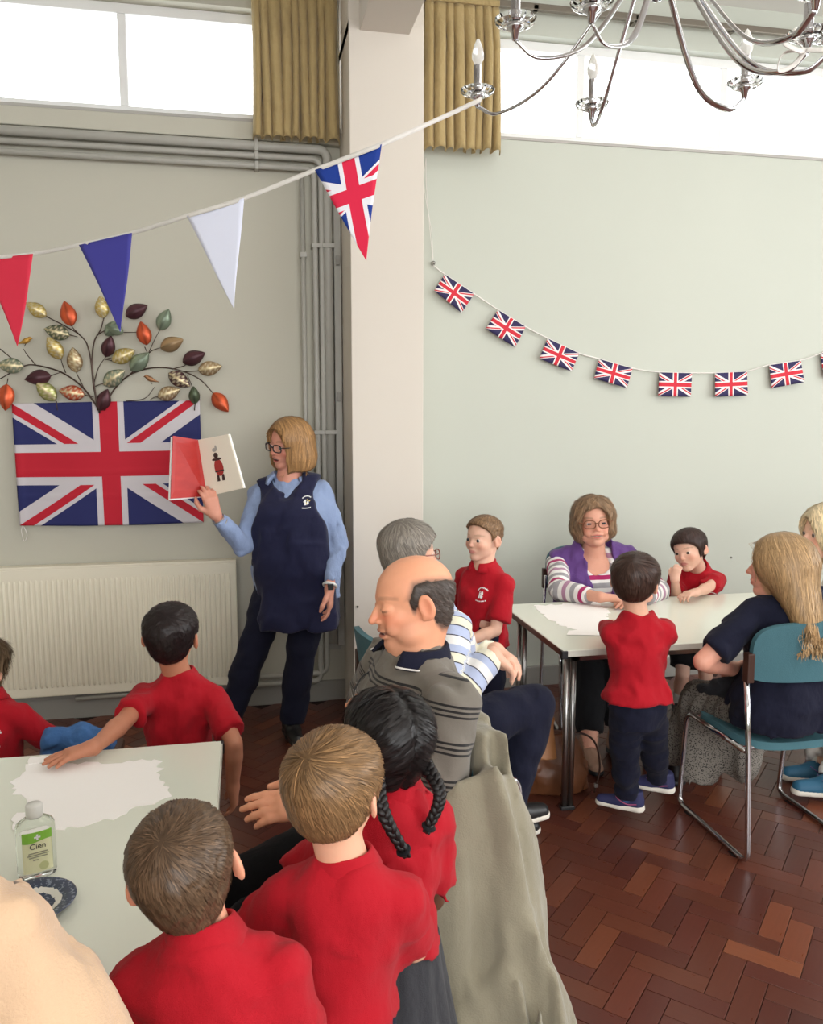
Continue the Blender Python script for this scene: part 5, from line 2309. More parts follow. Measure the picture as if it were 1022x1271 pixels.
def blonde_woman():
    p = grown(1.62, 'woman with long straight blonde hair in navy top and speckled grey skirt on teal chair', -2, (986, 728, 3.08), -4, -4,
              torso=.285, hip=.108, waist=.092, chest=.100, depth=1.0, skin=(222, 160, 138), hairc=(178, 142, 98))
    p.head(at(968, 704, 3.06), -52, 1, 0, h=.236, brow=(150, 116, 90), lips=(190, 100, 96), nose=1.0, lids=.3)
    p.arm(-1, at(909, 830, 3.19), (-.8, .0, -.7))
    p.arm(1, p.pel + npv(.1, .36, .14), (.9, -.4, -.5))
    sit(p, ankles={-1: (1.86, 3.26, .07), 1: (2.08, 3.32, .07)}, toe=-10)
    p.base_body(1.0, 1.05).head_vol(.0045)
    p.hand(-1, (.3, .7, -.3), (.6, -.2, -.7), fine=.006)
    p.hand(1, (-.6, .7, -.2), (0, 0, -1), fine=.007)

    def opening(x, y, z):
        return np.minimum(ell_d(x, y, z, (0, .56, -.12), (.36, .44, .52)), ell_d(x, y, z, (0, .44, -.6), (.42, .36, .5)))

    def f(x, y, z):
        a = ell_d(x, y, z, (0, -.06, .10), (.44, .52, .47))
        w = np.interp(z, [-1.6, -1.2, -.6, 0, .3], [.34, .46, .50, .45, .42])
        dp = np.interp(z, [-1.6, -1.2, -.6, 0, .3], [.16, .20, .30, .46, .46])
        yc = np.interp(z, [-1.6, -1.2, -.6, 0], [-.60, -.54, -.36, -.08])
        b = (np.sqrt((x / w) ** 2 + ((y - yc) / dp) ** 2) - 1) * dp * .8
        b = np.maximum(b, np.maximum(z - .12, -1.02 - z + .10 * np.sin(x * 22)))
        e = np.maximum(.15 - np.abs(a - b), 0) / .15
        d = np.minimum(a, b) - e ** 3 * .025
        return np.maximum(d, -opening(x, y, z))
    p.mask = lambda x, y, z: -opening(x, y, z)
    p.finish_body(.013)

    def flow(q):
        v = np.zeros_like(q)
        v[:, 2] = -1
        v[:, 0] = .4 * np.sign(q[:, 0]) * sstep(.25, .5, q[:, 2])
        v[:, 1] = -.35 * sstep(-.2, .4, q[:, 2])
        return v
    p.hair(f, (-.6, -.8, -1.65), (.6, .5, .64), flow, 'long_hair', .008, 4500, .22, .0014, .0015, 0, tint=(182, 148, 106), var=.16)
    p.top(MATS['navy_cloth'], 'short', -.044, .018, 1.3, .010, .005, half=.80, flare=.25)
    # long skirt: over the lap, then falling from the knees
    S = Solid()
    H = p.H
    for sd, (a, k, an) in p.legs.items():
        S.chain([a, k], [.072 * H, .055 * H], .06)
        k2 = npv(k[0], k[1], k[2]) * .25 + npv(an[0], an[1], an[2]) * .75
        S.chain([k, npv(k2[0] + .0, k2[1], .17)], [.052 * H, .050 * H], .08)
    S.rc(p.pel + npv(0, .05, -.01), p.pel + npv(0, .06, .02), .075 * H, .07 * H, .05)
    S.rc(npv(1.86, 3.06, .44), npv(1.84, 3.02, .10), .05, .045, .08)
    S.rc(npv(1.97, 3.0, .44), npv(2.02, 2.96, .20), .07, .075, .10)
    S.rc(npv(1.90, 3.08, .44), npv(1.90, 3.05, .15), .07, .07, .08)
    S.cut((1.9, 3.1, .10), (0, 0, -1))
    solid_obj('skirt', S, .012, MATS['skirt_print'], p.root, (), waves(12, 9, (.05, .16), .010, (1, 1, .12)))
    p.shoes(MATS['black_leather'], MATS['dark_plastic'])
    # dark jacket bundled in the lap
    S = Solid()
    c = at(902, 852, 3.24)
    S.chain([c + npv(-.09, .02, -.01), c + npv(.03, -.01, .0), c + npv(.10, -.03, .01)], [.032, .042, .040], .03)
    o = solid_obj('jacket', S, .010, MATS['black_cloth'], None, (), waves(5, 8, (.05, .14), .010))
    tag(o, 'dark jacket bundled on the lap of the blonde woman', 'jacket')
    return p


def pale_woman():
    p = grown(1.62, 'pale-haired woman at the right picture edge, hand near chin, mostly hidden', -76, (1052, 718, 4.12), 4, 0, skin=(230, 186, 162), hairc=(226, 206, 168), hip=.115, waist=.11)
    p.head(at(1026, 662, 4.10), -84, -2, 0, h=.262, brow=(180, 150, 120), lips=(190, 110, 104))
    p.arm(-1, at(968, 722, 3.98), (.3, -.5, -1))
    p.arm(1, p.pel + npv(-.32, .1, .25), (.3, .5, -1))
    a = on_z(1034, 980, .08)
    sit(p, ankles={-1: (a[0], a[1], .075), 1: (a[0] + .12, a[1] + .22, .075)}, toe=-74)
    p.base_body().head_vol(.005)
    p.hand(-1, (-.15, .2, .95), (.9, .2, 0), (.4, .4, .5, .5), .3, fine=.006)
    p.hand(1, (-.9, 0, -.2), (0, 0, -1), fine=.008)

    def opening(x, y, z):
        return np.minimum(ell_d(x, y, z, (0, .52, -.12), (.29, .44, .46)), ell_d(x, y, z, (0, .36, -.42), (.3, .36, .36)))

    def f(x, y, z):
        a = ell_d(x, y, z, (0, -.05, .12), (.47, .53, .48))
        b = ell_d(x, y, z, (0, -.14, -.22), (.50, .40, .40))
        e = np.maximum(.15 - np.abs(a - b), 0) / .15
        return np.maximum(np.minimum(a, b) - e ** 3 * .025, -opening(x, y, z))
    p.mask = lambda x, y, z: -opening(x, y, z)
    p.finish_body(.014)

    def flow(q):
        v = np.zeros_like(q)
        v[:, 2] = -1
        v[:, 0] = .5 * np.sign(q[:, 0]) * sstep(.2, .5, q[:, 2])
        return v
    p.hair(f, (-.6, -.66, -.68), (.6, .5, .66), flow, 'hair', .008, 2000, .08, .0024, .002, 0, tint=(228, 208, 170), var=.15)
    p.top(MATS['white_cotton'], 'long', -.04, .014, 1.5, .012, .005)
    p.trousers(MATS['white_cotton'], .010, .92, 1.3, .013)
    p.shoes(MATS['shoe_teal'], MATS['sole_white'], 1.05, sock=MATS['white_cotton'], thick=1.3, accent=simple('trainer_violet', (120, 90, 150), .6))
    return p


def beige_person():
    p = grown(1.66, 'person in beige fleece at the lower left corner, only a shoulder in view', 20, (-200, 1060, .94), 6, 0, hip=.11, waist=.105, chest=.108, depth=1.15, shoulder=.118)
    p.head(p.neck + npv(-.02, .10, .18), 15, -8, 0)
    p.arm(1, p.pel + npv(.24, .10, -.02), (.9, -.6, -.2))
    p.arm(-1, p.pel + npv(-.20, .25, .05), (-.9, -.3, -.6))
    sit(p, .40, .08, .02)
    p.base_body().head_vol(.008)
    p.hand(1, (-.5, .8, 0), (0, 0, -1), fine=.009)
    p.hand(-1, (.5, .8, 0), (0, 0, -1), fine=.009)
    hr = p.short_hair(.07, .12, strands=1200, length=.05, width=.002, tint=(110, 90, 74), base=.009)
    p.finish_body(.016)
    hr()
    p.top(MATS['beige_fleece'], 'long', -.04, .018, 1.6, .010, .007, name='fleece')
    p.collar(MATS['beige_fleece'], .044, .030, .4, 1.3)
    p.trousers(MATS['navy_cloth'], .010, .98, 1.3, .016)
    p.shoes(MATS['black_leather'], MATS['dark_plastic'], base=.01)
    return p


P_STORY = storyteller()
P_B2 = boy_table_left()
boy_edge()
boy_front()
boy_centre()
girl_braids()
boy_wall()
boy_right_table()
girl_table()
P_MAN = balding_man()
P_GREY = grey_woman()
P_PURPLE = purple_woman()
P_BLONDE = blonde_woman()
P_PALE = pale_woman()
P_BEIGE = beige_person()


# ================================================================== tables
def table(x0, x1, y0, y1, label, brown=False):
    z = .72
    t = empty('folding_table', ((x0 + x1) / 2, (y0 + y1) / 2, 0), 0, label, 'table', 'pale green laminate tables')
    MB().box((x0 + .004, y0 + .004, z - .024), (x1 - .004, y1 - .004, z), bevel=.0025).build('tabletop', MATS['table_laminate'], t)
    for nm, lo, hi in (('near', (x0, y0, z - .026), (x1, y0 + .004, z - .0015)), ('far', (x0, y1 - .004, z - .026), (x1, y1, z - .0015)),
                       ('l', (x0, y0, z - .026), (x0 + .004, y1, z - .0015)), ('r', (x1 - .004, y0, z - .026), (x1, y1, z - .0015))):
        MB().box(lo, hi, bevel=.001).build('edge_strip', MATS['table_edge_brown'] if (brown and nm == 'l') else MATS['table_edge'], t)
    fr_ = MB()
    for a, b in (((x0 + .07, y0 + .05, z - .06), (x1 - .07, y0 + .075, z - .025)), ((x0 + .07, y1 - .075, z - .06), (x1 - .07, y1 - .05, z - .025)),
                 ((x0 + .07, y0 + .05, z - .06), (x0 + .095, y1 - .05, z - .025)), ((x1 - .095, y0 + .05, z - .06), (x1 - .07, y1 - .05, z - .025))):
        fr_.box(a, b)
    fr_.build('underframe', MATS['satin_steel'], t)
    for sx, xx in ((1, x0), (-1, x1)):
        for sy, yy in ((1, y0), (-1, y1)):
            MB().box((xx - .003 if sx > 0 else xx - .022, yy - .003 if sy > 0 else yy - .022, z - .034), (xx + .022 if sx > 0 else xx + .003, yy + .022 if sy > 0 else yy + .003, z - .001), bevel=.003).build('corner_cap', MATS['dark_plastic'], t)
            lx, ly = xx + sx * .075, yy + sy * .10
            lg = MB()
            lg.tube([(lx - .014, ly, z - .05), (lx - .014, ly, .015)], .0125, 12).tube([(lx + .014, ly, z - .05), (lx + .014, ly, .015)], .0125, 12)
            lo = lg.build('leg', MATS['satin_steel'], t, True)
            MB().box((lx - .030, ly - .015, 0), (lx + .030, ly + .015, .018), bevel=.004).build('foot_cap', MATS['dark_plastic'], lo)
    return t


table(1.222, 2.64, 2.985, 3.79, 'pale green folding table by the mint wall with paired steel legs', True)
table(-1.52, -.082, 1.315, 2.345, 'pale green table in the left foreground under the torn paper')


def torn_paper(corners, z, label, seed, jag=.006, n=26):
    r = np.random.default_rng(seed)
    P = []
    cs = [on_z(x, y, z) for x, y in corners]
    cen = np.mean(cs, 0)
    for a, b in zip(cs, cs[1:] + cs[:1]):
        m = max(4, int(np.linalg.norm(b - a) / .016))
        nrm = unit(np.cross(b - a, (0, 0, 1)))
        for k in range(m):
            P.append(a + (b - a) * (k + r.uniform(-.2, .2)) / m + nrm * r.uniform(-jag, jag * 1.4) + npv(0, 0, r.uniform(0, .0015)))
    mb = MB()
    mb.prism([(p[0], p[1], z) for p in P], (0, 0, .0014))
    o = mb.build('torn_paper', MATS['paper_white'])
    return tag(o, label, 'paper', 'torn sheets of white paper')


torn_paper([(32, 950), (112, 948), (198, 942), (200, 962), (212, 988), (140, 1016), (76, 1032), (40, 1006), (13, 976)], .7202, 'large torn white sheet under the boy\'s hand on near table', 3, .012)
torn_paper([(36, 941), (78, 936), (60, 946), (34, 949)], .7218, 'narrow strip of white paper at the far edge of near table', 4, .003)
torn_paper([(20, 1010), (50, 1004), (70, 1030), (30, 1036), (14, 1026)], .7216, 'small torn paper scraps beside the sanitiser bottle', 9, .006)
torn_paper([(661, 752), (700, 750), (737, 745), (757, 758), (748, 784), (722, 784), (690, 774)], .7202, 'torn white sheet on the right table before the elderly woman', 5, .010)
torn_paper([(706, 783), (745, 779), (746, 789), (703, 788)], .7218, 'small strip of white paper beside the torn sheet on right table', 6, .002)


# ------------------------------------------------------------------ hand sanitiser and saucer
def sanitiser():
    c = on_z(47, 1086, .7202)
    d = unit(npv(-c[0], -c[1], 0))            # label faces the camera
    rz = atan2(-d[0], d[1]) + pi + .12
    t = empty('sanitiser_bottle', c, 0, 'clear hand sanitiser bottle with green and cream label on near table', 'bottle')
    Q = np.array(Matrix.Rotation(rz, 3, 'Z'))
    S = Solid().frame(Q, c, 1.0)
    S.loft([(.0, .032, .017), (.004, .036, .020), (.02, .0375, .0215), (.10, .0375, .0215), (.116, .035, .020), (.124, .024, .015), (.130, .014, .013)], 3.0, .004)
    solid_obj('bottle_body', S, .0035, MATS['clear_gel'], t)
    q = lambda x, y, z: tuple(c + Q @ npv(x, y, z))
    MB().lathe([(0, .128), (.0155, .128), (.0165, .131), (.0165, .152), (.0145, .155), (0, .155)], tuple(c), seg=24).build('cap', simple('cap_clear', (214, 214, 208), .3), t, True)

    def patch(name, x0, x1, z0, z1, mat, y=-.0232, wav=0):
        mb = MB()
        n = 10
        for i in range(n):
            a, b = x0 + (x1 - x0) * i / n, x0 + (x1 - x0) * (i + 1) / n
            yy = lambda x: y + .012 * (abs(x) / .0375) ** 2.6
            za, zb = z0 + wav * sin(a * 90), z0 + wav * sin(b * 90)
            mb.prism([q(a, yy(a), za), q(b, yy(b), zb), q(b, yy(b), z1), q(a, yy(a), z1)], Q @ npv(0, -.0004, 0))
        return mb.build(name, mat, t)
    lab = patch('label', -.028, .028, .018, .104, simple('label_cream', (226, 226, 186), .5))
    patch('label_band', -.028, .028, .084, .1045, simple('label_green', (128, 184, 62), .5), -.0238, .0022)
    mb = MB()
    for lo, hi in (((-.006, .092), (.006, .0955)), ((-.00175, .0877), (.00175, .0997))):
        mb.prism([q(lo[0], -.0246, lo[1]), q(hi[0], -.0246, lo[1]), q(hi[0], -.0246, hi[1]), q(lo[0], -.0246, hi[1])], Q @ npv(0, -.0003, 0))
    mb.build('white_cross', MATS['white_plastic'], t)

    def words_(s, size, z, mat, x=0):
        me = text_mesh(s, size, .0002)
        Mx = Matrix.Translation(Vector(q(x, -.0246, z))) @ Matrix(Q.tolist()).to_4x4() @ Matrix.Rotation(pi / 2, 4, 'X')
        me.transform(Mx)
        me.materials.clear()
        o = link('lettering', me, mat, t)
        return o
    words_('Cien', .0165, .0745, MATS['dark_plastic'])
    g = simple('label_grey', (150, 150, 128), .6)
    mb = MB()
    for k, (w_, zz) in enumerate(((.018, .060), (.020, .0555), (.017, .051), (.010, .045))):
        mb.prism([q(-w_, -.0246, zz), q(w_ if k < 3 else .0, -.0246, zz), q(w_ if k < 3 else .0, -.0246, zz + .0022), q(-w_, -.0246, zz + .0022)], Q @ npv(0, -.0002, 0))
    mb.build('small_print', g, t)
    mb = MB()
    mb.prism([q(.010 + .009 * cos(a), -.0244, .031 + .009 * sin(a)) for a in np.linspace(0, 2 * pi, 21)[:-1]], Q @ npv(0, -.0002, 0))
    mb.build('leaf_seal', simple('label_seal', (196, 200, 146), .6), t)


sanitiser()


def saucer():
    c = on_z(41, 1128, .7205)
    m, n = newmat('willow_blue')
    tc = n.n('ShaderNodeTexCoord')
    sp = n.n('ShaderNodeSeparateXYZ')
    n.lk(tc.outputs['Object'], sp.inputs[0])
    r = n.m('SQRT', n.m('ADD', n.m('POWER', sp.outputs[0], 2.0), n.m('POWER', sp.outputs[1], 2.0)))
    ns = n.noise(140, 4)
    edge = n.m('ADD', r, n.m('MULTIPLY', n.m('SUBTRACT', ns, .5), .012))
    rim = n.m('GREATER_THAN', edge, .056)
    well = n.m('LESS_THAN', edge, .042)
    f = n.m('MAXIMUM', rim, well)
    dk = n.mix(n.m('GREATER_THAN', ns, .58), lin((62, 70, 92)), lin((120, 128, 148)))
    n.bsdf(n.mix(f, lin((226, 224, 216)), dk), .15, 0, .5)
    o = MB().lathe([(0, .004), (.040, .004), (.046, .007), (.060, .012), (.084, .018), (.086, .020), (.083, .0205), (.058, .0148), (.044, .0095), (.038, .0075), (0, .0075)], (0, 0, 0), seg=48).build('saucer', m, None, True)
    o.location = [float(v) for v in c]
    o.scale = (.92, .92, .92)
    MB().lathe([(.030, 0), (.033, 0), (.036, .0055), (.032, .0055)], (0, 0, 0), seg=32).build('foot_ring', MATS['white_cotton'], o, True, ).parent = o
    tag(o, 'blue and white patterned saucer at the beige sleeve on near table', 'saucer')


saucer()


# ================================================================== chairs: teal shell on a chrome sled frame
def chair(loc, yaw, label):
    t = empty('conference_chair', (0, 0, 0), 0, label, 'chair', 'teal conference chairs')
    t.location = (loc[0], loc[1], 0)
    t.rotation_euler = (0, 0, -radians(yaw))

    def put(o):
        o.matrix_parent_inverse = Matrix.Identity(4)
        return o
    # seat pad
    bm = bmesh.new()
    nx, ny = 10, 10

    def pad(fn, th, name, mat):
        top, bot = {}, {}
        b = bmesh.new()
        for i in range(nx + 1):
            for j in range(ny + 1):
                p, nr = fn(i / nx * 2 - 1, j / ny * 2 - 1)
                top[i, j] = b.verts.new(p)
                bot[i, j] = b.verts.new(Vector(p) - Vector(nr) * th)
        for i in range(nx):
            for j in range(ny):
                b.faces.new((top[i, j], top[i + 1, j], top[i + 1, j + 1], top[i, j + 1]))
                b.faces.new((bot[i, j], bot[i, j + 1], bot[i + 1, j + 1], bot[i + 1, j]))
        ed = [(i, 0) for i in range(nx)] + [(nx, j) for j in range(ny)] + [(i, ny) for i in range(nx, 0, -1)] + [(0, j) for j in range(ny, 0, -1)]
        for k in range(len(ed)):
            a, c = ed[k], ed[(k + 1) % len(ed)]
            b.faces.new((top[a], bot[a], bot[c], top[c]))
        bmesh.ops.recalc_face_normals(b, faces=b.faces)
        me = bpy.data.meshes.new(name)
        b.to_mesh(me)
        b.free()
        me.polygons.foreach_set('use_smooth', [True] * len(me.polygons))
        me.set_sharp_from_angle(angle=radians(50))
        o = link(name, me, mat, t)
        put(o)
        return o

    def sq(u, v, n=4.0):
        """map the square to a rounded square"""
        m = max(abs(u), abs(v))
        if m < 1e-6:
            return 0.0, 0.0
        r = (abs(u / m) ** n + abs(v / m) ** n) ** (1 / n)
        return u / r, v / r

    def seat(u, v):
        a, b = sq(u, v)
        return (a * .225, b * .205 + .02, .452 - .012 * (1 - a * a) - .018 * max(0, b) ** 2), (0, 0, 1)

    def back(u, v):
        a, b = sq(u, v, 3.4 if v > 0 else 9.0)
        return (a * .232, -.205 + .050 * a * a - .035 * (b + 1) / 2, .800 + b * .115), (0, 1, 0)
    pad(seat, .030, 'seat', MATS['teal_vinyl'])
    pad(back, .022, 'backrest', MATS['teal_vinyl'])
    for sd in (-1, 1):
        x = sd * .238
        path = rounded([(x, -.165, .76), (x, -.205, .45), (x, -.235, .012), (x, .255, .012), (x, .215, .425), (x, -.19, .425)], .045, 6)
        put(MB().tube(path, .0105, 10).build('sled_frame', MATS['chrome'], t, True))
        put(MB().box((x - .014, -.20, .685), (x + .014, -.165, .795), bevel=.004).build('bracket', MATS['dark_leather'], t))
        for yy in (-.15, .17):
            put(MB().box((x - .013, yy - .02, 0), (x + .013, yy + .02, .004)).build('floor_glide', MATS['dark_plastic'], t))
    cb = MB()
    for yy in (-.15, .18):
        cb.tube([(-.238, yy, .418), (.238, yy, .418)], .009, 8)
    put(cb.build('cross_bar', MATS['chrome'], t, True))
    return t


def seat_at(p, back=.02):
    f = unit(npv(p.T[0, 1], p.T[1, 1], 0))
    q = p.pel + f * back
    return (q[0], q[1]), p.yaw


l_, y_ = seat_at(P_BLONDE)
chair((2.02, 2.775), 0, 'teal chair on a chrome sled frame under the blonde woman')
l_, y_ = seat_at(P_GREY)
chair(l_, 78, 'teal chair on chrome sled under the grey-haired striped woman')
MAN_SEAT = (P_MAN.pel[0] - .10, P_MAN.pel[1] + .0)
chair(MAN_SEAT, -100, 'teal chair under the balding man with the khaki coat over it')
l_, y_ = seat_at(P_PURPLE)
chair(l_, 188, 'teal chair behind right table under the purple gilet woman')
l_, y_ = seat_at(P_PALE)
chair(l_, y_, 'teal chair under the pale-haired woman at the right edge')


# ------------------------------------------------------------------ coat over the man's chair
def coat():
    f = npv(sin(radians(-100)), cos(radians(-100)), 0)
    x = npv(f[1], -f[0], 0)
    R = np.stack([x, f, npv(0, 0, 1)], 1)
    c = npv(MAN_SEAT[0], MAN_SEAT[1], 0) - f * .215
    S = Solid().frame(R, c, 1.0)
    S.loft([(.04, .44, .105, -.12, -.075), (.25, .39, .095, -.09, -.045), (.50, .35, .085, -.06, -.025), (.70, .29, .060, -.03, -.015), (.86, .262, .054, 0, -.004), (.925, .25, .044, 0, -.002)], 2.8, .02)
    S.el((-.29, .06, .42), (.055, .20, .44), k=.05)
    S.el((-.36, .00, .20), (.06, .18, .22), k=.08)
    S.cut(c + npv(0, 0, .02), (0, 0, -1))
    # the lining side that laps over the front of the backrest
    o = solid_obj('coat', S, .010, MATS['coat_khaki'], None, (), waves(3, 9, (.07, .20), .0055, (1, 1, .03)))
    tag(o, 'long khaki grey coat draped over the balding man\'s chair back', 'coat')
    pts = [c + R @ npv(.13, -.085 - .0 * k, .78) for k in (0,)]
    Sd = lambda u, z: c + R @ npv(u, np.interp(z, [.04, .25, .5, .7, .84], [-.21, -.165, -.115, -.072, -.048]) - .003, z)
    pts = [Sd(np.interp(z, [.06, .5, .8], [-.22, -.12, -.04]), z) for z in np.linspace(.80, .06, 16)]
    MB().tube(pts, .0045, 6).build('zip', MATS['dark_leather'], o, True)


coat()

# reading glasses dangling from the man's far hand
g_ = empty('spectacles', at(455, 842, 2.1), 0, 'thin dark spectacles held by the balding man beside the braided hair', 'glasses')
ga, gb, gc = at(476, 829, 2.12), at(452, 838, 2.11), at(439, 858, 2.09)
MB().tube(crom([at(484, 838, 2.13), ga, gb, gc], 8), .0022, 6).build('temple_arm', MATS['dark_plastic'], g_, True)
for dx in (0, .05):
    cc = gc + npv(dx * .3, dx, -.016)
    MB().tube([cc + npv(0, .024 * cos(t), .019 * sin(t)) for t in np.linspace(0, 2 * pi, 21)[:-1]], .0016, 6, closed=True).build('rim', MATS['satin_steel'], g_, True)
    MB().prism([cc + npv(0, .024 * cos(t), .019 * sin(t)) for t in np.linspace(0, 2 * pi, 21)[:-1]], (.001, 0, 0)).build('lens', MATS['lens'], g_)

# blue denim folded on a stool beside the boy at the picture edge
S_ = Solid()
c_ = at(98, 917, 2.92)
S_.chain([c_ + npv(-.09, .02, .0), c_ + npv(.02, 0, .008), c_ + npv(.10, -.01, -.02)], [.045, .040, .032], .03)
S_.chain([c_ + npv(-.09, .05, -.03), c_ + npv(.06, .05, -.03)], [.05, .045], .03)
o_ = solid_obj('denim_jacket', S_, .008, MATS['denim_blue'], None, (), waves(21, 8, (.04, .11), .007))
tag(o_, 'crumpled blue denim cloth beyond the far edge of near table', 'jacket')
tag(MB().box((c_[0] - .10, c_[1] - .10, c_[2] - .115), (c_[0] + .13, c_[1] + .18, c_[2] - .075), bevel=.012).build('stool', MATS['dark_leather']), 'low stool behind near table under the blue denim cloth', 'stool')


# ------------------------------------------------------------------ the bag under the table
def bag():
    c = on_z(699, 992, 0) + npv(.0, .10, 0)
    t = empty('leather_bag', c, 0, 'tan brown leather shoulder bag on the floor beside the table leg', 'bag')
    R = rot_ypr(8)
    S = Solid().frame(R, c, 1.0)
    S.loft([(.0, .125, .06), (.015, .140, .075), (.09, .150, .085), (.18, .125, .070), (.235, .095, .045), (.262, .075, .028)], 2.6, .02)
    solid_obj('bag_body', S, .007, MATS['brown_leather'], t, (), waves(8, 8, (.06, .14), .0035))
    S = Solid().frame(R, c, 1.0)
    S.loft([(.17, .060, .045, -.06, -.04), (.24, .050, .030, -.06, -.03), (.30, .042, .020, -.055, -.015), (.335, .048, .016, -.05, -.005)], 3.0, .01)
    solid_obj('bag_flap', S, .006, simple('tan_leather', (168, 112, 66), .5, var=.15, vscale=9), t)
    q = lambda *p: c + R @ npv(*p)
    MB().tube(crom([q(.02, -.05, .24), q(.08, -.07, .285), q(.15, -.08, .25), q(.175, -.09, .14), q(.15, -.10, .03)], 8), .010, 8, flat=(1.0, .45)).build('strap', MATS['dark_leather'], t, True)
    MB().box(tuple(q(.157, -.10, .06) - .008), tuple(q(.157, -.10, .06) + .008), bevel=.002).build('buckle', MATS['satin_steel'], t)


bag()


# ================================================================== picture book in the storyteller's hand
def book():
    st, sb = at(246, 546, 3.90), at(257, 616, 3.88)
    lt, lb = at(215, 541, 3.80), at(212, 619, 3.78)
    rt, rb = at(283, 539, 3.80), at(302, 606, 3.77)
    t = empty('picture_book', sb, 0, 'open picture book with a red left page held up by the storyteller', 'book')

    def leaf(a, b, c, d, th, name, mat):
        n = unit(np.cross(b - a, d - a))
        if n @ (C_P - a) < 0:
            n = -n
        off = 0
        return MB().prism([tuple(v) for v in (a, b, c, d)], tuple(-n * th)).build(name, mat, t), n
    m, n = newmat('page_red')
    f = n.noise(14, 4, stretch=(1, 1, 2))
    n.bsdf(n.mix(f, lin((168, 22, 24)), lin((206, 52, 44))), .42, 0, .5)
    leaf(lt, st, sb, lb, .004, 'left_page', m)
    _, nr = leaf(st, rt, rb, sb, .004, 'right_page', simple('page_cream', (240, 232, 214), .6, var=.01))
    e = npv(0, .012, 0)
    g = (lt - st) * .06
    leaf(lt + e + g + npv(0, 0, -.006), st + e, sb + e + npv(0, 0, -.004), lb + e + g + npv(0, 0, -.010), .010, 'left_block', MATS['paper_white'])
    g = (rt - st) * .03
    leaf(st + e, rt + e + g, rb + e + g, sb + e, .010, 'right_block', MATS['paper_white'])
    # small printed figure of a red-coated guard on the right page
    P = lambda u, v, w=.003: st + (rt - st) * u + (sb - st) * v + (rb - rt - sb + st) * u * v + nr * w

    def blot(name, pts, mat, w=.003):
        MB().prism([tuple(P(u, v, w)) for u, v in pts], tuple(nr * .0003)).build(name, mat, t)
    oval = lambda cu, cv, a, b, n=16: [(cu + a * cos(k * 2 * pi / n), cv + b * sin(k * 2 * pi / n)) for k in range(n)]
    pr, pk, pg = simple('print_red', (168, 52, 48), .6), simple('print_dark', (60, 42, 40), .6), simple('print_grey', (170, 168, 160), .6)
    blot('print_body', oval(.50, .55, .13, .155), pr)
    blot('print_collar', oval(.49, .40, .15, .025), pk, .0036)
    blot('print_head', oval(.48, .33, .07, .05), pk)
    blot('print_plume', oval(.47, .23, .07, .035), pg)
    blot('print_plume', oval(.53, .20, .03, .05), pg, .0033)
    for u in (.43, .57):
        blot('print_leg', [(u - .03, .68), (u + .03, .68), (u + .03, .79), (u - .05, .79)], pk)
    blot('print_belt', [(.37, .60), (.63, .60), (.63, .625), (.37, .625)], pk, .0036)


book()


# ================================================================== flags, bunting, wall sculpture
def flag_patch(name, fn, uv, nu, nv, mat, parent, thick=.0012):
    """fn(a,b)->point, uv(a,b)->(fu,fv); a,b in 0..1"""
    V, A, B = [], [], []
    for j in range(nv + 1):
        for i in range(nu + 1):
            a, b = i / nu, j / nv
            V.append(fn(a, b))
            u, v = uv(a, b)
            A.append(u)
            B.append(v)
    F = [(j * (nu + 1) + i, j * (nu + 1) + i + 1, (j + 1) * (nu + 1) + i + 1, (j + 1) * (nu + 1) + i) for j in range(nv) for i in range(nu)]
    me = npmesh(name, np.array(V), np.array(F), True, None, dict(fu=np.array(A), fv=np.array(B)))
    o = link(name, me, mat, parent)
    md = o.modifiers.new('thick', 'SOLIDIFY')
    md.thickness = thick
    md.offset = 0
    return o


def big_flag():
    yy = WY - .022
    tl, tr, br, bl = (on_y(x, y, yy) for x, y in ((15, 501), (248, 497), (253, 648), (25, 652)))

    def fn(a, b):
        p = (tl * (1 - a) + tr * a) * (1 - b) + (bl * (1 - a) + br * a) * b
        sag = .010 * sin(pi * a) * (b - .2)
        crease = -.004 * (math.exp(-((a - .02) / .02) ** 2)) - .003 * math.exp(-((b - .25) / .012) ** 2) - .003 * math.exp(-((b - .56) / .012) ** 2) - .003 * math.exp(-((b - .76) / .010) ** 2)
        return p + npv(0, -.006 - .006 * (1 + sin(a * 15 + b * 4)) * (.3 + b) * .5 + crease - .012 * max(0, b - .8) * (1 + sin(a * 21)), -sag)
    o = flag_patch('union_flag', fn, lambda a, b: ((a - .5) * 60, (.5 - b) * 30), 90, 50, MATS['jack_cloth'], None)
    tag(o, 'large Union flag hung on the wall below the metal leaf sculpture', 'flag')
    mb = MB()
    mb.tube([tl, tl + npv(-.03, .0, .035), tl + npv(.01, 0, .05)], .0022, 6)
    mb.tube([tr, tr + npv(.005, 0, .02), tr + npv(-.03, -.005, .03), tr + npv(-.05, 0, .01)], .003, 6)
    b0 = on_y(28, 652, yy)
    mb.tube(crom([b0, b0 + npv(.012, -.004, -.02), b0 + npv(.02, -.004, -.055), b0 + npv(.004, -.004, -.085), b0 + npv(-.006, -.004, -.03), b0], 6), .0024, 6)
    mb.build('tie_cord', MATS['white_cotton'], o, True)


big_flag()


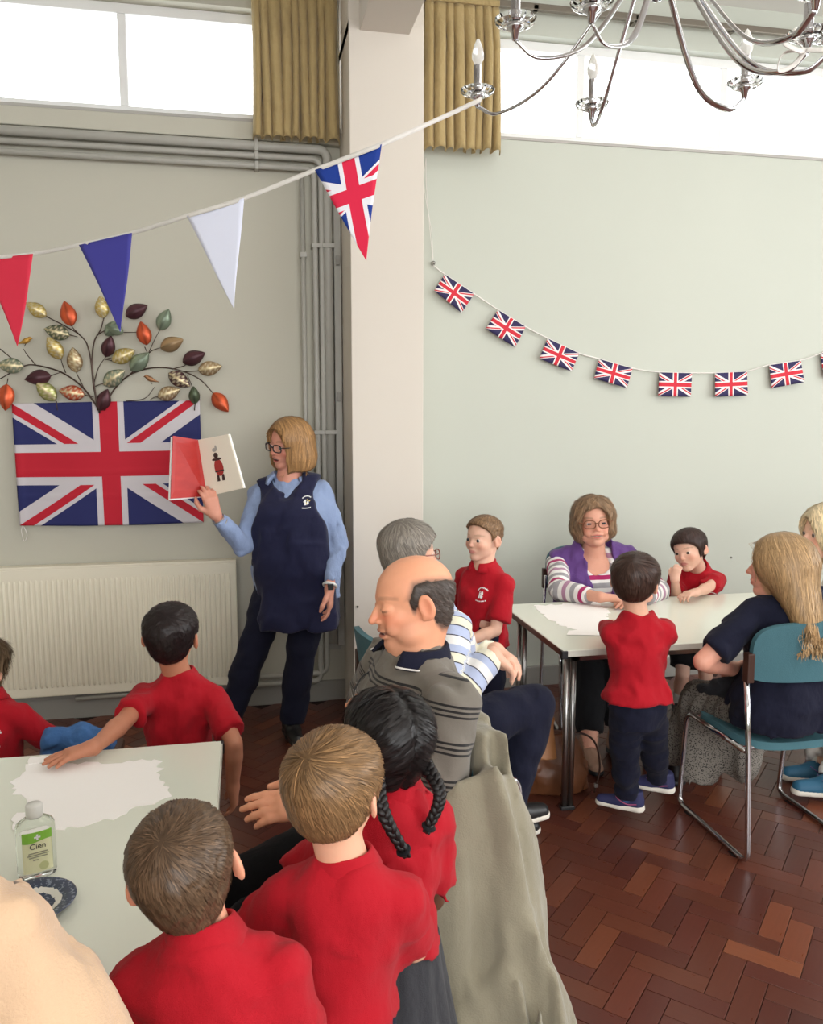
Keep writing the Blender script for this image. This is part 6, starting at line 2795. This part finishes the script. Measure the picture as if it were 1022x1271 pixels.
def small_bunting():
    yy = WY - .020
    Z = lambda x, y: on_y(520 + x / 2.036, 310 + y / 2.036, yy)
    quads = [[(65, 62), (140, 112), (107, 160), (37, 105)], [(200, 152), (270, 195), (242, 247), (167, 200)], [(325, 224), (405, 262), (383, 308), (303, 275)],
             [(455, 276), (540, 300), (523, 350), (442, 325)], [(607, 310), (690, 312), (686, 372), (602, 370)], [(748, 312), (829, 308), (829, 368), (745, 372)],
             [(885, 292), (965, 280), (970, 335), (890, 350)], [(1014, 264), (1092, 236), (1102, 296), (1022, 326)]]
    t = empty('flag_bunting', Z(40, 40), 0, 'string of small Union flags sagging across the mint wall', 'bunting')
    path = [Z(37, 40)] + [Z(*p) for q in quads for p in (q[0], q[1])] + [Z(1180, 190)]
    path = [p + npv(0, .004, .002) for p in path]
    MB().tube(crom(path, 5), .0042, 6, flat=(1, 1)).build('string', MATS['white_cotton'], t, True)
    for k, q in enumerate(quads):
        a, b, c, d = (Z(*p) for p in q)
        ph = k * 1.7

        def fn(u, v):
            p = (a * (1 - u) + b * u) * (1 - v) + (d * (1 - u) + c * u) * v
            return p + npv(0, -.004 - .010 * v * (1 + .6 * sin(u * 4 + ph)), 0)
        flag_patch('flag', fn, lambda u, v: ((u - .5) * 60, (.5 - v) * 40 * .9), 10, 6, MATS['jack_small'], t)
    h = Z(37, 38)
    MB().lathe([(0, 0), (.012, 0), (.012, .006), (.006, .010), (.006, .022), (.010, .028), (0, .030)], tuple(npv(h[0], WY, h[2] + .01)), (0, -1, 0), 16).build('hook', MATS['satin_steel'], t, True)
    top = on_y(529, 196, yy)
    for s in (0, .025):
        MB().tube(crom([h, h + npv(-.012 - s * .3, 0, .18), top + npv(s * .5 - .01, 0, -.15), top + npv(0, 0, 0)], 8), .0016, 6).build('cord', MATS['white_cotton'], t, True)


small_bunting()


def pennant_bunting():
    defs = [('pennant_red', (-24, 322, 2.95), (41, 315, 2.85), (23, 430, 2.90)), ('pennant_blue', (98, 304, 2.72), (164, 289, 2.62), (151, 412, 2.66)),
            ('pennant_white', (232, 268, 2.44), (303, 246, 2.34), (291, 383, 2.38)), ('jack_pennant', (391, 211, 2.24), (474, 179, 2.16), (454, 323, 2.20))]
    t = empty('pennant_bunting', at(600, 122, 2.2), 0, 'white tape of large triangular pennants slung from the chandelier', 'bunting')
    tape = [at(-120, 338, 3.2)]
    for d in defs:
        tape += [at(*d[1]), at(*d[2])]
    tape.append(at(540, 150, 2.18))
    tape.append(at(598, 123, 2.18))
    V, F = [], []
    dense = crom(tape, 6)
    for p in dense:
        V += [p + npv(0, 0, .0065), p - npv(0, 0, .0065)]
    F = [(2 * i, 2 * i + 1, 2 * i + 3, 2 * i + 2) for i in range(len(dense) - 1)]
    o = link('tape', npmesh('tape', np.array(V), np.array(F), True), MATS['white_cotton'], t)
    o.modifiers.new('thick', 'SOLIDIFY').thickness = .0012
    for k, (mt, a, b, c) in enumerate(defs):
        A, B, C = at(*a), at(*b), at(*c)
        n = unit(np.cross(B - A, C - A))
        wid = np.linalg.norm(B - A)
        ux = (B - A) / wid
        uz = unit(np.cross(ux, n))
        mid = (A + B) / 2
        hgt = abs((C - mid) @ uz)

        def fn(u, v, A=A, B=B, C=C, n=n, k=k):
            p = (A * (1 - u) + B * u) * (1 - v) + C * v
            return p + n * .006 * sin(v * 4 + k) * v

        def uv(u, v):
            p = fn(u, v) - mid
            return p @ ux / wid * 32, 16 + p @ uz / wid * 32 * (1 if uz[2] > 0 else -1)
        flag_patch('pennant', fn, uv, 10, 16, MATS[mt], t)


pennant_bunting()


def sculpture():
    yy = WY - .035
    Z = lambda x, y, o=0: on_y(x / 3.006, 280 + y / 3.006, yy - o)
    t = empty('leaf_sculpture', Z(375, 655), 0, 'metal tree wall sculpture with coloured leaves and two birds above the flag', 'wall art')
    br = [[(372, 700), (350, 600), (335, 480), (300, 410), (172, 338)], [(365, 690), (345, 540), (350, 440), (375, 390), (388, 345)], [(372, 690), (310, 605), (230, 548), (140, 522), (88, 525), (0, 572)],
          [(390, 690), (420, 620), (480, 560), (560, 532), (650, 535), (740, 570), (800, 630)], [(350, 590), (368, 530), (395, 490)], [(480, 560), (540, 500), (575, 430), (596, 390)], [(552, 480), (570, 465), (600, 456)],
          [(135, 522), (100, 480), (88, 460)], [(300, 410), (275, 385), (268, 375)], [(360, 410), (400, 390), (460, 398), (525, 398)], [(312, 605), (290, 560), (285, 548)], [(245, 550), (232, 515), (228, 498)], [(0, 460), (50, 500), (88, 525)],
          [(395, 500), (410, 495), (420, 500)], [(470, 655), (540, 645), (578, 602)], [(726, 690), (728, 630), (700, 560)], [(355, 600), (375, 592), (388, 590)], [(640, 536), (690, 522), (683, 512)], [(690, 545), (740, 542), (742, 540)],
          [(190, 560), (225, 548)], [(30, 570), (25, 595)], [(260, 408), (290, 415)], [(540, 452), (550, 475)], [(315, 632), (350, 640)], [(210, 655), (215, 690)], [(420, 505), (400, 500)], [(600, 640), (578, 640), (560, 650)]]
    for k, b in enumerate(br):
        pts = crom([Z(*p, .01 * sin(i + k)) for i, p in enumerate(b)], 6)
        r0 = .0050 if k < 4 else .0030
        MB().tube(pts, list(np.linspace(r0, r0 * .55, len(pts))), 8).build('branch', MATS['rail_brown'], t, True)
    G, O, MA, SG, BZ, DG, GG = (196, 172, 92), (206, 92, 56), (84, 52, 58), (134, 148, 128), (168, 140, 104), (88, 100, 78), (164, 168, 96)
    lv = [((172, 338), (98, 288), G, 1), ((268, 375), (240, 282), O, 0), ((385, 345), (375, 262), G, 1), ((470, 338), (550, 298), MA, 0), ((596, 390), (630, 312), SG, 0), ((548, 445), (525, 358), O, 0), ((600, 458), (684, 425), BZ, 0),
          ((260, 410), (165, 385), DG, 1), ((228, 498), (178, 415), G, 1), ((285, 548), (272, 455), BZ, 1), ((395, 490), (415, 412), MA, 0), ((420, 505), (503, 465), G, 1), ((488, 540), (556, 475), SG, 0), ((388, 595), (465, 540), SG, 1),
          ((395, 410), (445, 355), SG, 0), ((683, 510), (765, 475), MA, 0), ((740, 540), (828, 525), BZ, 1), ((795, 625), (852, 695), O, 0), ((630, 550), (710, 600), MA, 1), ((590, 640), (672, 610), BZ, 1), ((728, 665), (722, 600), DG, 0),
          ((372, 690), (402, 610), MA, 0), ((315, 632), (220, 615), O, 1), ((208, 652), (135, 578), GG, 1), ((190, 560), (93, 575), MA, 0), ((88, 525), (-10, 520), SG, 1), ((25, 592), (20, 690), O, 0), ((460, 400), (395, 372), SG, 0)]
    r = np.random.default_rng(4)
    for i, (b, e, c, vein) in enumerate(lv):
        off = r.uniform(.0, .025)
        B, E = Z(*b, off), Z(*e, off + r.uniform(-.01, .02))
        ax = E - B
        L = np.linalg.norm(ax)
        ax = ax / L
        sd = unit(np.cross(ax, (0, 1, 0)))
        nn, nw = 14, 6
        V, C = [], []
        base = np.array(lin(c))
        for j in range(nn + 1):
            s = j / nn
            w = .30 * L * (sin(pi * s ** .82) ** .85 if 0 < s < 1 else 0) + .0006
            for k in range(nw + 1):
                q = k / nw * 2 - 1
                V.append(B + ax * s * L + sd * q * w + npv(0, -.018 * (1 - q * q) * sin(pi * s) - .006 * (1 - abs(q)), 0))
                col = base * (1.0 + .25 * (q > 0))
                if vein and 0 < abs(q) < 1 and (j - int(abs(q) * 3)) % 3 == 0:
                    col = np.array(lin((228, 218, 186)))
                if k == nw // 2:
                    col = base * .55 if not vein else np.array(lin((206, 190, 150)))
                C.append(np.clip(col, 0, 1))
        F = [(j * (nw + 1) + k, j * (nw + 1) + k + 1, (j + 1) * (nw + 1) + k + 1, (j + 1) * (nw + 1) + k) for j in range(nn) for k in range(nw)]
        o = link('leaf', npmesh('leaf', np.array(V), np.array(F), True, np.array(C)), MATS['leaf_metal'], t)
        o.modifiers.new('thick', 'SOLIDIFY').thickness = .0015
    for (c, fl, rgb) in (((97, 430), 1, (186, 142, 62)), ((560, 572), -1, (150, 108, 74))):
        S = Solid()
        p = Z(*c, .02)
        S.el(p, (.022, .010, .014), euler(0, -25 * fl, 0), .006)
        S.el(p + npv(.018 * fl, -.002, .013), (.010, .008, .009), None, .008)
        S.rc(p + npv(.026 * fl, -.002, .012), p + npv(.036 * fl, -.002, .010), .004, .0012, .003)
        S.rc(p + npv(-.018 * fl, 0, -.008), p + npv(-.044 * fl, 0, -.016), .007, .003, .006)
        o = solid_obj('bird', S, .003, MATS['leaf_metal'], t, (), None, lambda V, rgb=rgb: np.tile(lin(rgb), (len(V), 1)))
        MB().tube([p + npv(0, 0, -.010), p + npv(-.01 * fl, .005, -.028)], .0018, 6).build('bird_leg', MATS['rail_brown'], o)


simple('rail_brown', (72, 56, 48), .4, .6)
sculpture()


# ================================================================== chandelier
def chandelier():
    cx, cy, zh, zd = CH
    t = empty('chandelier', (cx, cy, zh), 0, 'chrome multi-arm chandelier with glass dishes and candle bulbs at top right', 'chandelier')
    hub = MB().lathe([(0, -.03), (.022, -.03), (.045, -.012), (.05, .01), (.028, .03), (.022, .06), (.040, .09), (.040, .12), (.016, .15), (.012, .40), (.012, CEIL - zh - .05), (.06, CEIL - zh - .04), (.065, CEIL - zh), (0, CEIL - zh)], (cx, cy, zh), seg=32)
    hub.build('hub', MATS['chrome'], t, True)
    MB().lathe([(0, -.075), (.012, -.07), (.018, -.05), (.012, -.03), (0, -.028)], (cx, cy, zh), seg=20).build('finial', MATS['clear_glass'], t, True)
    dishes = [on_z(593, 118, zd), on_z(735, 134, zd), on_z(925, 108, zd), on_z(1003, 48, zd), on_z(640, 32, zd), on_z(735, 10, zd)]
    extra = []
    for p in dishes:
        v = p[:2] - npv(cx, cy)
        extra.append(atan2(v[1], v[0]))
    # two more arms hang over the camera side, above the frame
    R = np.mean([np.linalg.norm(p[:2] - npv(cx, cy)) for p in dishes[:3]])
    dishes.append(npv(cx + R * cos(-1.1), cy + R * sin(-1.1), zd))
    dishes.append(npv(cx + R * cos(-.45), cy + R * sin(-.45), zd))
    for p in dishes:
        v = npv(p[0] - cx, p[1] - cy, 0)
        Rr = np.linalg.norm(v)
        v = v / Rr
        side = npv(-v[1], v[0], 0)
        pts = crom([npv(cx, cy, zh) + v * .03 + npv(0, 0, .05), npv(cx, cy, zh) + v * Rr * .18 + npv(0, 0, -.02) + side * .02, npv(cx, cy, zd) + v * Rr * .55 + npv(0, 0, -.015) + side * .03,
                    npv(cx, cy, zd) + v * Rr * .85 + npv(0, 0, -.062) + side * .012, p + npv(0, 0, -.030)], 8)
        a = MB().tube(pts, .0075, 10, flat=(1.0, .55)).build('arm', MATS['chrome'], t, True)
        MB().lathe([(0, -.034), (.007, -.03), (.010, -.012), (.020, -.006), (.020, 0), (.0115, .006), (.0115, .075), (0, .075)], tuple(p), seg=20).build('candle_tube', MATS['chrome'], a, True)
        MB().lathe([(.012, .003), (.030, -.002), (.044, .006), (.047, .014), (.043, .016), (.030, .008), (.012, .010)], tuple(p), seg=14).build('glass_dish', MATS['clear_glass'], a, False)
        MB().lathe([(.008, .075), (.0155, .092), (.0165, .104), (.012, .124), (.005, .140), (0, .146)], tuple(p), seg=18).build('candle_bulb', MATS['bulb_glass'], a, True)


CH = (1.0, 1.95, 2.72, 2.52)
chandelier()
# loose ribbon knotted round the arm at the right of the frame
kn = on_z(1000, 62, 2.49)
rb = MB()
for pts in ([kn, kn + npv(-.03, -.02, -.012), kn + npv(-.075, -.03, -.004), kn + npv(-.05, -.02, .012), kn], [kn, kn + npv(-.02, .01, -.03), kn + npv(-.06, .01, -.045), kn + npv(-.055, .0, -.012), kn],
            [kn, kn + npv(.05, -.04, -.008), kn + npv(.2, -.15, .0), kn + npv(.9, -.7, .06)]):
    rb.tube(crom(pts, 8), .0058, 8, flat=(.25, 1.0))
tag(rb.build('ribbon', MATS['white_cotton'], None, True), 'white ribbon knotted round a chandelier arm at the right picture edge', 'ribbon')
